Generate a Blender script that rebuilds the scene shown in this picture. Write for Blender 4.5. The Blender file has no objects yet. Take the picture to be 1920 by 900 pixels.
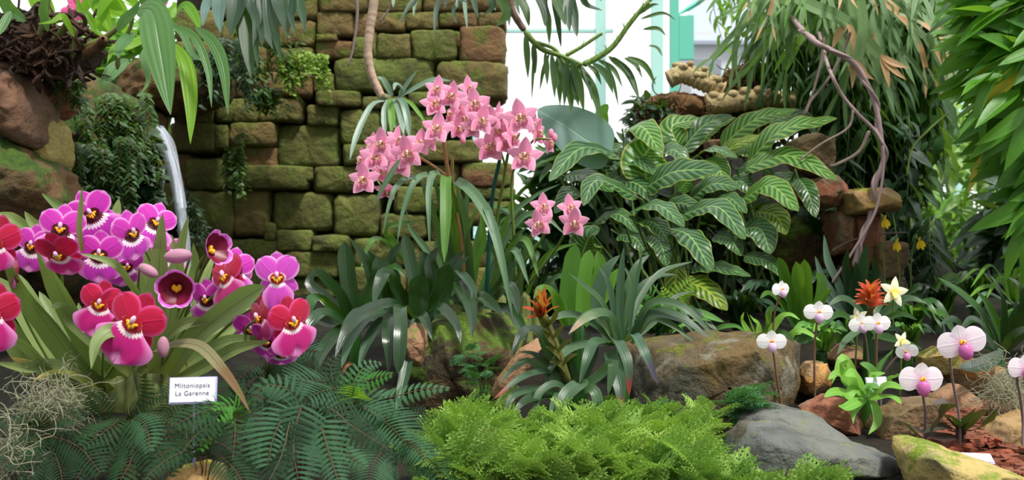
import bpy, math, random
import numpy as np
from mathutils import Vector, Matrix, noise
R = random.Random(7)
SC = bpy.context.scene
COL = SC.collection
FP = 2000.0      # focal length in pixels of the 1920 wide frame
CZ = 1.3         # eye height over the path
def P(px, py, d):
    return Vector(((px-960)/FP*d, d, CZ+(450-py)/FP*d))
def lin(c):
    c = c/255.0
    return c/12.92 if c <= .04045 else ((c+.055)/1.055)**2.4
def C(r, g, b, k=1.0):
    return (lin(r)*k, lin(g)*k, lin(b)*k, 1)

# ---------------------------------------------------------------- camera
cam = bpy.data.cameras.new('camera'); camo = bpy.data.objects.new('camera', cam); COL.objects.link(camo)
camo.location = (0, 0, CZ); camo.rotation_euler = (math.pi/2, 0, 0)
cam.sensor_width = 36; cam.lens = FP/1920*36
cam.clip_start = .05; cam.clip_end = 200
cam.dof.use_dof = True; cam.dof.focus_distance = 1.85; cam.dof.aperture_fstop = 7.5
SC.camera = camo
# ---------------------------------------------------------------- light
SC.view_settings.view_transform = 'Standard'; SC.view_settings.look = 'None'
SC.view_settings.gamma = 1; SC.view_settings.use_curve_mapping = False
SC.view_settings.exposure = 0.42
w = bpy.data.worlds.new('overcast_sky'); SC.world = w; w.use_nodes = True
nt = w.node_tree; nt.nodes.clear()
tc = nt.nodes.new('ShaderNodeTexCoord'); sx = nt.nodes.new('ShaderNodeSeparateXYZ')
nt.links.new(tc.outputs['Generated'], sx.inputs[0])
def wmath(op, a, b):
    n = nt.nodes.new('ShaderNodeMath'); n.operation = op
    for i, v in enumerate((a, b)):
        if isinstance(v, (int, float)): n.inputs[i].default_value = v
        else: nt.links.new(v, n.inputs[i])
    return n.outputs[0]
up = nt.nodes.new('ShaderNodeMapRange'); nt.links.new(sx.outputs[2], up.inputs[0])
up.inputs[1].default_value = -.25; up.inputs[2].default_value = .05; up.inputs[3].default_value = .12; up.inputs[4].default_value = 1.0
ri = nt.nodes.new('ShaderNodeMapRange'); 
dd = wmath('ADD', wmath('MULTIPLY', sx.outputs[0], .45), wmath('MULTIPLY', sx.outputs[1], .75))
nt.links.new(dd, ri.inputs[0]); ri.inputs[1].default_value = -.9; ri.inputs[2].default_value = .8
ri.inputs[3].default_value = .42; ri.inputs[4].default_value = 1.35
st = wmath('MULTIPLY', up.outputs[0], ri.outputs[0])
bg = nt.nodes.new('ShaderNodeBackground'); bg.inputs[0].default_value = (.97, 1, 1, 1)
nt.links.new(st, bg.inputs[1]); wo = nt.nodes.new('ShaderNodeOutputWorld'); nt.links.new(bg.outputs[0], wo.inputs[0])
sl = bpy.data.lights.new('sun', 'SUN'); sl.energy = 3.4; sl.angle = math.radians(9); sl.color = (1, .97, .9)
so = bpy.data.objects.new('sun', sl); COL.objects.link(so)
so.rotation_euler = Vector((-.30, .42, -1)).to_track_quat('-Z', 'Y').to_euler()

# ---------------------------------------------------------------- mesh builder (all quads)
class MB:
    def __init__(s): s.V = []; s.Q = []; s.U = []; s.R = []; s.M = []; s.n = 0
    def add(s, V, Q, U=None, r=0.5, m=0):
        V = np.asarray(V, dtype=np.float32).reshape(-1, 3); Q = np.asarray(Q, dtype=np.int32).reshape(-1, 4)
        s.V.append(V); s.Q.append(Q+s.n); s.n += len(V)
        s.U.append(np.asarray(U, dtype=np.float32).reshape(-1, 2) if U is not None else np.zeros((len(V), 2), np.float32))
        s.R.append(np.full(len(V), r, np.float32)); s.M.append(np.full(len(Q), m, np.int32))
    def addT(s, T, M3, t, r=0.5, m=0):
        s.add(T[0] @ np.asarray(M3, np.float32).T + np.asarray(t, np.float32), T[1], T[2], r, m)
    def tmpl(s): return (np.concatenate(s.V), np.concatenate(s.Q), np.concatenate(s.U))
    def mesh(s, name, mats, smooth=True, off=None):
        V = np.concatenate(s.V); Q = np.concatenate(s.Q); U = np.concatenate(s.U); Rr = np.concatenate(s.R); M = np.concatenate(s.M)
        if off is not None: V = V-np.array(off, np.float32)
        me = bpy.data.meshes.new(name); n = len(Q)
        me.vertices.add(len(V)); me.vertices.foreach_set('co', V.ravel())
        me.loops.add(n*4); me.loops.foreach_set('vertex_index', Q.ravel())
        me.polygons.add(n); me.polygons.foreach_set('loop_start', np.arange(0, n*4, 4, dtype=np.int32))
        me.update(calc_edges=True)
        me.polygons.foreach_set('use_smooth', np.full(n, smooth)); me.polygons.foreach_set('material_index', M)
        uv = me.uv_layers.new(name='UVMap'); uv.data.foreach_set('uv', U[Q.ravel()].ravel())
        a = me.attributes.new('rnd', 'FLOAT', 'POINT'); a.data.foreach_set('value', Rr)
        for m in (mats if isinstance(mats, (list, tuple)) else [mats]): me.materials.append(m)
        me.update(); return me
    def build(s, name, mats, parent=None, smooth=True):
        off = parent['_loc'] if parent is not None else None
        o = bpy.data.objects.new(name, s.mesh(name, mats, smooth, off)); COL.objects.link(o)
        if parent is not None: o.parent = parent; o['_loc'] = list(parent['_loc'])
        else: o['_loc'] = [0, 0, 0]
        return o
def thing(name, loc, label, cat, group=None):
    o = bpy.data.objects.new(name, None); COL.objects.link(o); o.location = loc; o.empty_display_size = .02
    o['_loc'] = list(loc); tag(o, label, cat, group); return o
def tag(o, label, cat, group=None, kind=None):
    o['label'] = label; o['category'] = cat
    if group: o['group'] = group
    if kind: o['kind'] = kind
    return o
def struct(o): o['kind'] = 'structure'; return o

# ---------------------------------------------------------------- shapes
def spline(pts, n):
    """Catmull-Rom through pts, n+1 samples evenly spread"""
    p = [Vector(q) for q in pts]
    if len(p) == 2: return [p[0].lerp(p[1], i/n) for i in range(n+1)]
    e = [p[0]*2-p[1]]+p+[p[-1]*2-p[-2]]; S = []
    for i in range(len(p)-1):
        a, b, c, d = e[i:i+4]
        for k in range(12):
            t = k/12; S.append(.5*((2*b)+(c-a)*t+(2*a-5*b+4*c-d)*t*t+(3*b-a-3*c+d)*t*t*t))
    S.append(p[-1]); L = [0]
    for i in range(1, len(S)): L.append(L[-1]+(S[i]-S[i-1]).length)
    out = []; j = 0
    for i in range(n+1):
        t = L[-1]*i/n
        while j < len(L)-2 and L[j+1] < t: j += 1
        k = (t-L[j])/max(1e-9, L[j+1]-L[j]); out.append(S[j].lerp(S[j+1], min(1, max(0, k))))
    return out
def prof(kind, v):
    if kind == 'strap': return (.6+.4*min(1, v/.3))*min(1, max(0, (1-v)/.35))**.65
    if kind == 'tongue': return (.7+.3*min(1, v/.3))*min(1, max(0, (1-v)/.16))**.5
    if kind == 'lance': return math.sin(math.pi*min(1, max(0, v))**.75)**.85
    if kind == 'oval': return math.sin(math.pi*min(1, max(0, v))**.85)**.6
    if kind == 'egg': return math.sin(math.pi*min(1, max(0, v))**.6)**.6
    if kind == 'grass': return (1-v**1.6)*min(1, .5+v*3)
    return 1
NDEF = Vector((0, -.75, .66))
def ribbon(mb, pts, wid, kind='strap', N=None, fold=.25, ripple=0, ny=14, nx=4, r=None, m=0, twist=0, cup=0, freq=5):
    """leaf blade along 3D points; wid = full width in metres"""
    N = Vector(N) if N is not None else NDEF
    C_ = spline(pts, ny); V = []; U = []; Q = []
    ph = R.random()*6; r = R.random() if r is None else r
    for i, c in enumerate(C_):
        v = i/ny
        T = (C_[min(ny, i+1)]-C_[max(0, i-1)]).normalized()
        S = T.cross(N)
        if S.length < 1e-3: S = T.cross(Vector((1, 0, .1)))
        S.normalize(); Up = S.cross(T)
        if Up.dot(N) < 0: Up = -Up
        if twist: q = Matrix.Rotation(twist*v, 3, T); S = q@S; Up = q@Up
        hw = max(.02, prof(kind, v))*wid/2
        for k in range(nx+1):
            t = k/nx*2-1
            z = abs(t)*hw*fold-cup*(t*t)*hw
            if ripple: z += ripple*wid*t*abs(t)*math.sin(v*freq*6.28+ph+(1.2 if t > 0 else 0))*math.sin(math.pi*v)
            V.append(c+S*(t*hw*(1-.3*fold*fold))+Up*z); U.append((k/nx, v))
    for i in range(ny):
        for k in range(nx):
            a = i*(nx+1)+k; Q.append((a, a+1, a+nx+2, a+nx+1))
    mb.add(V, Q, U, r, m); return C_
def tube(mb, pts, rad, sides=7, n=None, m=0, r=.5, bump=0, caps=True):
    n = n or max(3, len(pts)*4); C_ = spline(pts, n); V = []; U = []; Q = []
    A = None
    for i, c in enumerate(C_):
        T = (C_[min(n, i+1)]-C_[max(0, i-1)]).normalized()
        if A is None: A = T.cross(Vector((0, 0, 1)) if abs(T.z) < .9 else Vector((1, 0, 0)))
        A = (A-T*A.dot(T)).normalized(); B = T.cross(A); v = i/n
        rr = rad(v) if callable(rad) else (rad[0]+(rad[1]-rad[0])*v if isinstance(rad, (tuple, list)) else rad)
        if bump: rr *= 1+bump*(R.random()-.5)
        if caps and (i == 0 or i == n): rr *= .35
        for k in range(sides):
            a = 6.2832*k/sides; V.append(c+(A*math.cos(a)+B*math.sin(a))*rr); U.append((k/sides, v))
    for i in range(n):
        for k in range(sides):
            a = i*sides; b = (k+1) % sides; Q.append((a+k, a+b, a+sides+b, a+sides+k))
    mb.add(V, Q, U, r, m); return C_
def blob(mb, poly, y, depth, nla=24, nlo=48, box=.45, rough=.06, seed=0, planes=0, m=0, r=.5, nscale=1.0, lean=0, soft=0):
    """closed stone whose outline in the x-z plane is the star shaped polygon poly [(x,z)...]; y = depth of its middle"""
    rnd = random.Random(seed*7+3)
    cx = sum(p[0] for p in poly)/len(poly); cz = sum(p[1] for p in poly)/len(poly)
    n = len(poly); rad = []
    for j in range(nlo):
        a = 6.28318*j/nlo; dx, dz = math.cos(a), math.sin(a); best = None
        for i in range(n):
            x1, z1 = poly[i][0]-cx, poly[i][1]-cz; x2, z2 = poly[(i+1) % n][0]-cx, poly[(i+1) % n][1]-cz
            ex, ez = x2-x1, z2-z1; den = dx*ez-dz*ex
            if abs(den) < 1e-12: continue
            t = (x1*ez-z1*ex)/den; u = (x1*dz-z1*dx)/den
            if t > 0 and -1e-6 <= u <= 1+1e-6 and (best is None or t > best): best = t
        rad.append(best or .01)
    size = (sum(rad)/nlo); V = []; U = []
    for i in range(nla+1):
        ph = -math.pi/2+math.pi*i/nla; s = max(.02, math.cos(ph))**box; yy = math.copysign(abs(math.sin(ph))**(.7), math.sin(ph))*depth/2
        if i in (0, nla): s = .02
        for j in range(nlo):
            a = 6.28318*j/nlo
            V.append(Vector((rad[j]*s*math.cos(a), yy, rad[j]*s*math.sin(a)))); U.append((j/nlo, i/nla))
    for _ in range(planes):
        nn = Vector((rnd.gauss(0, 1), rnd.gauss(-.4, 1), rnd.gauss(.1, 1))).normalized()
        if abs(nn.y) < .35: nn.y = -.5; nn.normalize()
        sup = max(v.dot(nn) for v in V); h = sup*rnd.uniform(.72, .93)
        for v in V:
            q = v.dot(nn)-h
            if q > 0: v -= nn*q*.92
    off = Vector((rnd.random()*50, rnd.random()*50, rnd.random()*50))
    for v in V:
        q = v/size*nscale; k = noise.fractal(q*1.3+off, .8, 2.1, 5)*rough*size*1.6
        d = v.normalized(); v += d*k
        if lean: v.y += lean*v.z
    W = Vector((cx, y, cz)); Q = []
    for i in range(nla):
        for j in range(nlo):
            b = (j+1) % nlo; Q.append((i*nlo+j, i*nlo+b, (i+1)*nlo+b, (i+1)*nlo+j))
    mb.add([v+W for v in V], Q, U, r, m)
def pxpoly(s, d):
    return [(P(x, y, d).x, P(x, y, d).z) for x, y in s]

# ---------------------------------------------------------------- materials
class NT:
    def __init__(s, name):
        s.m = bpy.data.materials.new(name); s.m.use_nodes = True; s.t = s.m.node_tree; s.t.nodes.clear()
    def n(s, t, **k):
        n = s.t.nodes.new('ShaderNode'+t)
        for a, b in k.items():
            if hasattr(n, a) and a not in ('Scale',): setattr(n, a, b)
        return n
    def set(s, sock, v):
        if hasattr(v, 'is_output') or isinstance(v, bpy.types.NodeSocket): s.t.links.new(v, sock)
        else: sock.default_value = v
    def math(s, op, a, b=0, c=0, clamp=False):
        n = s.n('Math', operation=op, use_clamp=clamp)
        for i, v in enumerate((a, b, c)): s.set(n.inputs[i], v)
        return n.outputs[0]
    def mix(s, f, a, b, mode='MIX'):
        n = s.t.nodes.new('ShaderNodeMix'); n.data_type = 'RGBA'; n.blend_type = mode
        s.set(n.inputs[0], f); s.set(n.inputs[6], a); s.set(n.inputs[7], b); return n.outputs[2]
    def noise(s, vec, scale, detail=3, rough=.55, dist=0):
        n = s.n('TexNoise'); n.inputs['Scale'].default_value = scale; n.inputs['Detail'].default_value = detail
        n.inputs['Roughness'].default_value = rough; n.inputs['Distortion'].default_value = dist
        if vec is not None: s.t.links.new(vec, n.inputs['Vector'])
        return n.outputs['Fac']
    def ramp(s, f, a, b, c=0, d=1, smooth=True):
        n = s.n('MapRange'); n.interpolation_type = 'SMOOTHSTEP' if smooth else 'LINEAR'
        for i, v in enumerate((f, a, b, c, d)): s.set(n.inputs[i], v)
        return n.outputs[0]
    def coord(s, k='Object'): return s.n('TexCoord').outputs[k]
    def vmul(s, v, xyz):
        n = s.n('VectorMath', operation='MULTIPLY'); s.set(n.inputs[0], v); n.inputs[1].default_value = xyz; return n.outputs[0]
    def sep(s, v): n = s.n('SeparateXYZ'); s.set(n.inputs[0], v); return n.outputs
    def attr(s, a='rnd'): n = s.n('Attribute'); n.attribute_name = a; return n.outputs['Fac']
    def bump(s, h, st=.3, dist=.01):
        n = s.n('Bump'); n.inputs['Strength'].default_value = st; n.inputs['Distance'].default_value = dist; s.set(n.inputs['Height'], h); return n.outputs[0]
    def out(s, sh): o = s.n('OutputMaterial'); s.t.links.new(sh, o.inputs[0]); return s.m
    def pbsdf(s, col, rough=.5, spec=.5, normal=None, **k):
        p = s.n('BsdfPrincipled'); s.set(p.inputs['Base Color'], col); s.set(p.inputs['Roughness'], rough)
        p.inputs['Specular IOR Level'].default_value = spec
        if normal is not None: s.t.links.new(normal, p.inputs['Normal'])
        for a, b in k.items(): s.set(p.inputs[a.replace('_', ' ')], b)
        return p.outputs[0]
    def trans(s, sh, col, f):
        if f <= 0: return sh
        t = s.n('BsdfTranslucent'); s.set(t.inputs[0], col); x = s.n('MixShader'); x.inputs[0].default_value = f
        s.t.links.new(sh, x.inputs[1]); s.t.links.new(t.outputs[0], x.inputs[2]); return x.outputs[0]
def leaf_mat(name, c1, c2, rib=None, ribw=.05, rough=.38, tr=.25, tip=None, tipv=.85, edge=None, streak=.35, stripes=None, spec=.5, veins=0, var=1.0, base=None):
    s = NT(name); uv = s.coord('UV'); u, v, _ = s.sep(uv)
    oi = s.n('ObjectInfo').outputs['Random']
    f = s.math('ADD', s.math('MULTIPLY', s.attr(), .6*var), s.math('MULTIPLY', oi, .4*var))
    st = s.noise(s.vmul(uv, (22, 1.2, 1)), 1.5, 2)
    f = s.math('ADD', f, s.math('MULTIPLY', s.math('SUBTRACT', st, .5), streak*2), clamp=True)
    f = s.math('ADD', f, s.math('MULTIPLY', s.math('SUBTRACT', s.noise(s.coord('Object'), 14, 3), .5), .5), clamp=True)
    col = s.mix(f, c1, c2); au = s.math('ABSOLUTE', s.math('SUBTRACT', u, .5))
    h = s.math('MULTIPLY', st, .3)
    if stripes:
        sc, n_, slant, wdt = stripes
        ph = s.math('SUBTRACT', s.math('MULTIPLY', v, n_), s.math('MULTIPLY', au, slant))
        w_ = s.math('ABSOLUTE', s.math('SUBTRACT', s.math('FRACT', ph), .5))
        m_ = s.math('MULTIPLY', s.ramp(w_, wdt, wdt+.17, 1, 0), s.ramp(au, .38, .47, 1, 0))
        col = s.mix(m_, col, sc); h = s.math('ADD', h, s.math('MULTIPLY', w_, 2.0))
    if veins: 
        w_ = s.math('ABSOLUTE', s.math('SUBTRACT', s.math('FRACT', s.math('MULTIPLY', u, veins)), .5))
        h = s.math('ADD', h, w_); col = s.mix(s.ramp(w_, 0, .12, .35, 0), col, c2)
    if rib: col = s.mix(s.ramp(au, ribw*.4, ribw, .85, 0), col, rib)
    h = s.math('ADD', h, s.ramp(au, 0, ribw, -1, 0))
    if edge: col = s.mix(s.ramp(au, .44, .49, 0, .9), col, edge)
    if base: col = s.mix(s.ramp(v, 0, .3, 1, 0), col, base)
    if tip:
        tn = s.math('ADD', v, s.math('MULTIPLY', s.math('SUBTRACT', s.noise(uv, 6, 3), .5), .25))
        col = s.mix(s.ramp(tn, tipv, min(1.05, tipv+.12)), col, tip)
    nm = s.bump(h, .35, .004)
    sh = s.pbsdf(col, rough, spec, nm)
    tc_ = s.mix(.5, col, (.30, .55, .03, 1))
    return s.out(s.trans(sh, tc_, tr))
def rock_mat(name, cols, moss=None, mossamt=.5, scale=8, rough=.85, bump=.6, topmoss=.5, attr=False):
    s = NT(name); o = s.coord('Object')
    n1 = s.noise(o, scale, 6, .65, .3); n2 = s.noise(o, scale*.35, 3, .6); n3 = s.noise(o, scale*5, 5, .7)
    f1 = s.ramp(n1, .35, .65); f2 = s.ramp(n2, .38, .62)
    if attr: f2 = s.math('ADD', s.math('MULTIPLY', f2, .25), s.math('MULTIPLY', s.attr(), .8), clamp=True)
    col = s.mix(f1, cols[0], cols[1]); col = s.mix(f2, col, cols[2])
    col = s.mix(s.ramp(n3, .52, .75, 0, .55), col, (cols[0][0]*.35, cols[0][1]*.35, cols[0][2]*.35, 1))
    if len(cols) > 3: col = s.mix(s.ramp(s.noise(o, scale*.8, 4, .6, .5), .56, .66), col, cols[3])
    if moss:
        nz = s.sep(s.n('NewGeometry').outputs['Normal'])[2]
        k = s.math('ADD', s.noise(o, scale*1.3, 5, .65), s.math('MULTIPLY', nz, topmoss*.3))
        mk = s.ramp(k, .68-mossamt*.3, .80-mossamt*.3)
        mc = s.mix(s.ramp(s.noise(o, scale*12, 4, .7), .35, .65), moss, (moss[0]*2.0, moss[1]*1.75, moss[2]*1.2, 1))
        col = s.mix(mk, col, mc)
    v = s.n('TexVoronoi'); v.inputs['Scale'].default_value = scale*1.6; s.t.links.new(o, v.inputs['Vector'])
    h = s.math('ADD', s.math('MULTIPLY', n1, 1.0), s.math('MULTIPLY', n3, .45)); h = s.math('ADD', h, s.math('MULTIPLY', v.outputs['Distance'], .3))
    return s.out(s.pbsdf(col, rough, .3, s.bump(h, bump, .02)))
def plain_mat(name, col, rough=.6, spec=.4, metallic=0, tr=0, noise_amt=.15, scale=30, bump=0):
    s = NT(name); n = s.noise(s.coord('Object'), scale, 4)
    c = s.mix(s.math('MULTIPLY', n, noise_amt*2, clamp=True), col, (col[0]*.45, col[1]*.45, col[2]*.45, 1))
    sh = s.pbsdf(c, rough, spec, s.bump(n, bump, .005) if bump else None, Metallic=metallic)
    return s.out(s.trans(sh, col, tr))
# ================================================================ SETTING
def sm(a, b, x):
    t = min(1, max(0, (x-a)/(b-a))); return t*t*(3-2*t)
def gh(x, y):
    z = CZ-.365+.13*sm(2.1, 2.7, y)+.02*sm(2.7, 4, y)
    z += .10*math.exp(-((x+.68)/.28)**2-((y-1.72)/.25)**2)          # mound that carries the pansy orchids
    z += .62*math.exp(-((x-.78)/.48)**2-((y-4.35)/.55)**2)+.28*math.exp(-((x-1.35)/.35)**2-((y-4.2)/.5)**2)   # planted bank behind the striped leaves
    z += .05*sm(.6, 1.1, x)*(1-sm(1.9, 2.6, y))*sm(1.3, 1.6, y)
    z += .015*noise.noise(Vector((x*3, y*3, 1)))
    return z
def G(px, d, dz=0):
    x = (px-960)/FP*d; return Vector((x, d, gh(x, d)+dz))
M_soil = rock_mat('dark_leaf_mould', [C(28, 22, 16), C(44, 34, 24), C(20, 20, 14), C(30, 40, 18)], scale=14, rough=.95, bump=.9)
mb = MB(); nx, ny = 120, 110; V = []; Q = []
for j in range(ny+1):
    y = .95+(j/ny)**1.8*11
    for i in range(nx+1):
        x = (i/nx-.5)*2*(1.1+y*.75); V.append((x, y, gh(x, y)+.012*noise.fractal(Vector((x*14, y*14, 0)), .8, 2, 4)))
for j in range(ny):
    for i in range(nx):
        a = j*(nx+1)+i; Q.append((a, a+1, a+nx+2, a+nx+1))
mb.add(V, Q); struct(mb.build('ground', M_soil))

# back wall of rough mossy blocks, each block a rounded stone of the one wall
M_wall = rock_mat('mossy_sandstone', [C(108, 122, 58), C(76, 90, 40), C(128, 94, 66), C(84, 84, 48)], moss=C(78, 90, 42), mossamt=.6, scale=9, attr=True, bump=.9, topmoss=.3)
M_gap = rock_mat('damp_dark_mortar', [C(30, 30, 20), C(22, 20, 14), C(40, 44, 22)], scale=10, rough=.9)
W0 = """324,235,409,285,3 409,237,432,279,3 434,233,518,273,6 447,277,518,313,8 520,235,637,313,1 352,298,426,357,1 333,290,354,336,8
430,315,578,353,4 590,315,700,359,2 535,315,586,336,2 352,359,440,445,3 440,353,504,442,6 512,361,622,431,1 626,366,712,442,1 500,420,516,450,2
520,433,586,469,1 590,444,655,469,2 409,450,535,495,3 535,471,640,520,3 489,188,567,228,4 409,190,486,230,3 577,199,634,235,2 597,27,663,67,7 597,68,633,77,8
593,79,662,108,8 667,73,687,110,2 690,62,706,110,5 710,67,770,112,6 773,60,855,115,3 857,60,864,88,8 863,52,943,120,8 823,27,897,50,7 763,27,820,55,6
628,112,817,173,2 819,119,948,187,5 497,140,583,183,7 590,140,625,172,3 597,175,677,200,4 767,177,858,202,2 680,185,764,205,4 640,207,714,270,1 717,209,815,262,2
775,266,900,303,3 868,307,960,350,8 870,355,962,373,3 646,274,735,310,2 737,276,772,310,5 742,352,866,400,1 714,312,862,348,3 715,404,800,445,2 660,448,790,500,3 803,404,870,450,4 872,377,962,420,5
640,472,656,520,4 795,453,960,500,5 412,498,530,560,4 534,523,640,560,4 645,503,760,560,4 765,503,960,560,4 270,290,330,340,5 330,340,350,400,6 280,345,328,420,4 300,448,405,500,4
400,140,495,185,7 330,140,396,190,6 330,194,405,232,5 400,90,500,136,7 503,90,588,136,6 420,40,500,86,6 503,40,592,86,7 330,80,396,136,6 330,20,416,76,6
666,27,700,70,8 703,27,760,60,7 897,27,945,50,6 600,-20,690,24,7 694,-20,790,24,6 794,-20,945,24,7 420,-10,596,36,6 250,505,405,560,4 250,425,298,500,5"""
mb = MB(); DW = 4.0; k = 0
for t in W0.split():
    x0, y0, x1, y1, q = [float(z) for z in t.split(',')]; k += 1
    x0 -= 4; x1 += 4; y0 -= 3.5; y1 += 3.5
    c = min(x1-x0, y1-y0)*.10
    j = lambda: R.uniform(-3, 3)
    po = [(x0+c+j(), y0+j()*.6), ((x0+x1)/2+j(), y0+j()*.7), (x1-c+j(), y0+j()*.6), (x1+j()*.4, y0+c), (x1+j()*.5, (y0+y1)/2), (x1+j()*.4, y1-c), (x1-c, y1+j()*.5), ((x0+x1)/2, y1+j()*.7), (x0+c, y1+j()*.5), (x0+j()*.4, y1-c), (x0+j()*.5, (y0+y1)/2), (x0+j()*.4, y0+c)]
    blob(mb, pxpoly(po, DW), DW+.10+R.uniform(-.02, .02), R.uniform(.24, .3), 22, 44, .15, .05, seed=k, r=min(1, max(0, ((q-1)/7)**1.8+R.uniform(-.05, .05))), nscale=1.6)
a, b = P(325, -60, DW+.13), P(902, 640, DW+.13)
blob(mb, [(a.x, b.z), (b.x-.03, b.z), (b.x-.03, P(0, 110, DW).z), (b.x-.05, a.z), (a.x, a.z)], DW+.19, .16, 10, 60, .1, .01, seed=5, m=1)
struct(mb.build('wall_back', [M_wall, M_gap]))

# left hand rock wall coming towards the path
M_cliff = rock_mat('damp_mossy_rock', [C(64, 58, 36), C(84, 66, 42), C(110, 80, 52), C(48, 56, 26)], moss=C(44, 66, 20), mossamt=.55, scale=7, bump=.9)
mb = MB()
for i, (po, d, dep) in enumerate([
    ([(-140, 600), (150, 620), (240, 560), (262, 420), (250, 280), (215, 180), (130, 130), (-140, 90)], 3.15, .8),
    ([(-140, 500), (60, 520), (110, 400), (105, 260), (60, 150), (-140, 100)], 2.75, .5),
    ([(180, 300), (262, 330), (285, 260), (270, 200), (200, 160), (150, 190)], 3.45, .6),
    ([(60, 330), (120, 330), (128, 250), (110, 190), (70, 180)], 2.75, .35),
    ([(-60, 420), (60, 440), (120, 380), (110, 320), (30, 270), (-60, 280)], 2.45, .35),
    ([(240, 210), (330, 214), (420, 190), (420, 140), (300, 120), (240, 150)], 3.75, .5),
    ([(-400, 600), (-100, 620), (-80, 300), (-120, 60), (-400, 60)], 3.0, .9)]):
    blob(mb, pxpoly(po, d), d, dep, 34, 70, .4, .13, seed=40+i, planes=6)
struct(mb.build('wall_left', M_cliff))

# greenhouse end: painted frame, clear panes, a building outside
M_frame = plain_mat('haze_paled_turquoise_paint', C(196, 244, 236), .45, noise_amt=.05, scale=3); M_frame2 = plain_mat('turquoise_paint', C(116, 214, 190), .45, noise_amt=.1, scale=3)  # M_frame is the turquoise with the washed-out look of bright haze mixed into its colour
s = NT('clear_glass'); tr_ = s.n('BsdfTransparent'); gl = s.n('BsdfGlossy'); gl.inputs['Roughness'].default_value = .05
mx = s.n('MixShader'); mx.inputs[0].default_value = .07; s.t.links.new(tr_.outputs[0], mx.inputs[1]); s.t.links.new(gl.outputs[0], mx.inputs[2]); M_glass = s.out(mx.outputs[0])
def boxq(mb, x0, y0, z0, x1, y1, z1, m=0, r=.5):
    v = [(x, y, z) for x in (x0, x1) for y in (y0, y1) for z in (z0, z1)]
    mb.add(v, [(0, 1, 3, 2), (4, 6, 7, 5), (0, 4, 5, 1), (2, 3, 7, 6), (0, 2, 6, 4), (1, 5, 7, 3)], r=r, m=m)
def pbox(mb, x0, y0, x1, y1, d, th, m=0):
    a = P(x0, y1, d); b = P(x1, y0, d); boxq(mb, a.x, d-th/2, a.z, b.x, d+th/2, b.z, m)
mb = MB()
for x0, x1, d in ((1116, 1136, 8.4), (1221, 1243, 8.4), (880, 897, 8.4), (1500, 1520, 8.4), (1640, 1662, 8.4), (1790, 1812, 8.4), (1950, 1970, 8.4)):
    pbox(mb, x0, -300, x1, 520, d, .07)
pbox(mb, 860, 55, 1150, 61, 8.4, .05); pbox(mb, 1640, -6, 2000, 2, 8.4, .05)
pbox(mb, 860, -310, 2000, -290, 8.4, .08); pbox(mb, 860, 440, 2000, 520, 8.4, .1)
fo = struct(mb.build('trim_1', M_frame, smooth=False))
mb = MB(); pbox(mb, 1256, -300, 1272, 520, 7.8, .07); struct(mb.build('trim_2', M_frame2, smooth=False))
mb = MB(); pbox(mb, 1273, 30, 1300, 112, 7.8, .05)
a, b = P(1271, 28, 7.8), P(1330, -8, 7.8)
tube(mb, [a, b], .018, 4, 3); struct(mb.build('door_1', M_frame2, smooth=False))
mb = MB(); pbox(mb, 880, -300, 2000, 440, 8.4, .008); struct(mb.build('window_1', M_glass, smooth=False))
M_bw = plain_mat('white_render_wall', C(235, 238, 244), .8, noise_amt=.03, scale=2); M_br = plain_mat('pale_slate_roof', C(176, 186, 205), .8, noise_amt=.15, scale=6)
M_dk = plain_mat('dark_pane', C(150, 160, 170), .3)
b0 = thing('building', (2.7, 15, .9), 'pale building with grey roof seen through the greenhouse glass', 'building')
mb = MB(); pbox(mb, 1283, 75, 1420, 520, 15, 1.2); mb.build('facade', M_bw, b0, False)
mb = MB(); a = P(1276, 76, 14.3); b = P(1430, 76, 14.3); c = P(1420, -20, 15.6); e = P(1300, -20, 15.6)
for dz in (0,): mb.add([a, b, c, e, a+Vector((0, 0, -.05)), b+Vector((0, 0, -.05)), c+Vector((0, .1, -.1)), e+Vector((0, .1, -.1))], [(0, 1, 2, 3), (4, 7, 6, 5), (0, 4, 5, 1), (0, 3, 7, 4), (1, 5, 6, 2), (2, 6, 7, 3)])
mb.build('roof', M_br, b0, False)
mb = MB(); pbox(mb, 1300, 112, 1352, 140, 14.38, .04); mb.build('window_pane', M_dk, b0, False)

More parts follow.
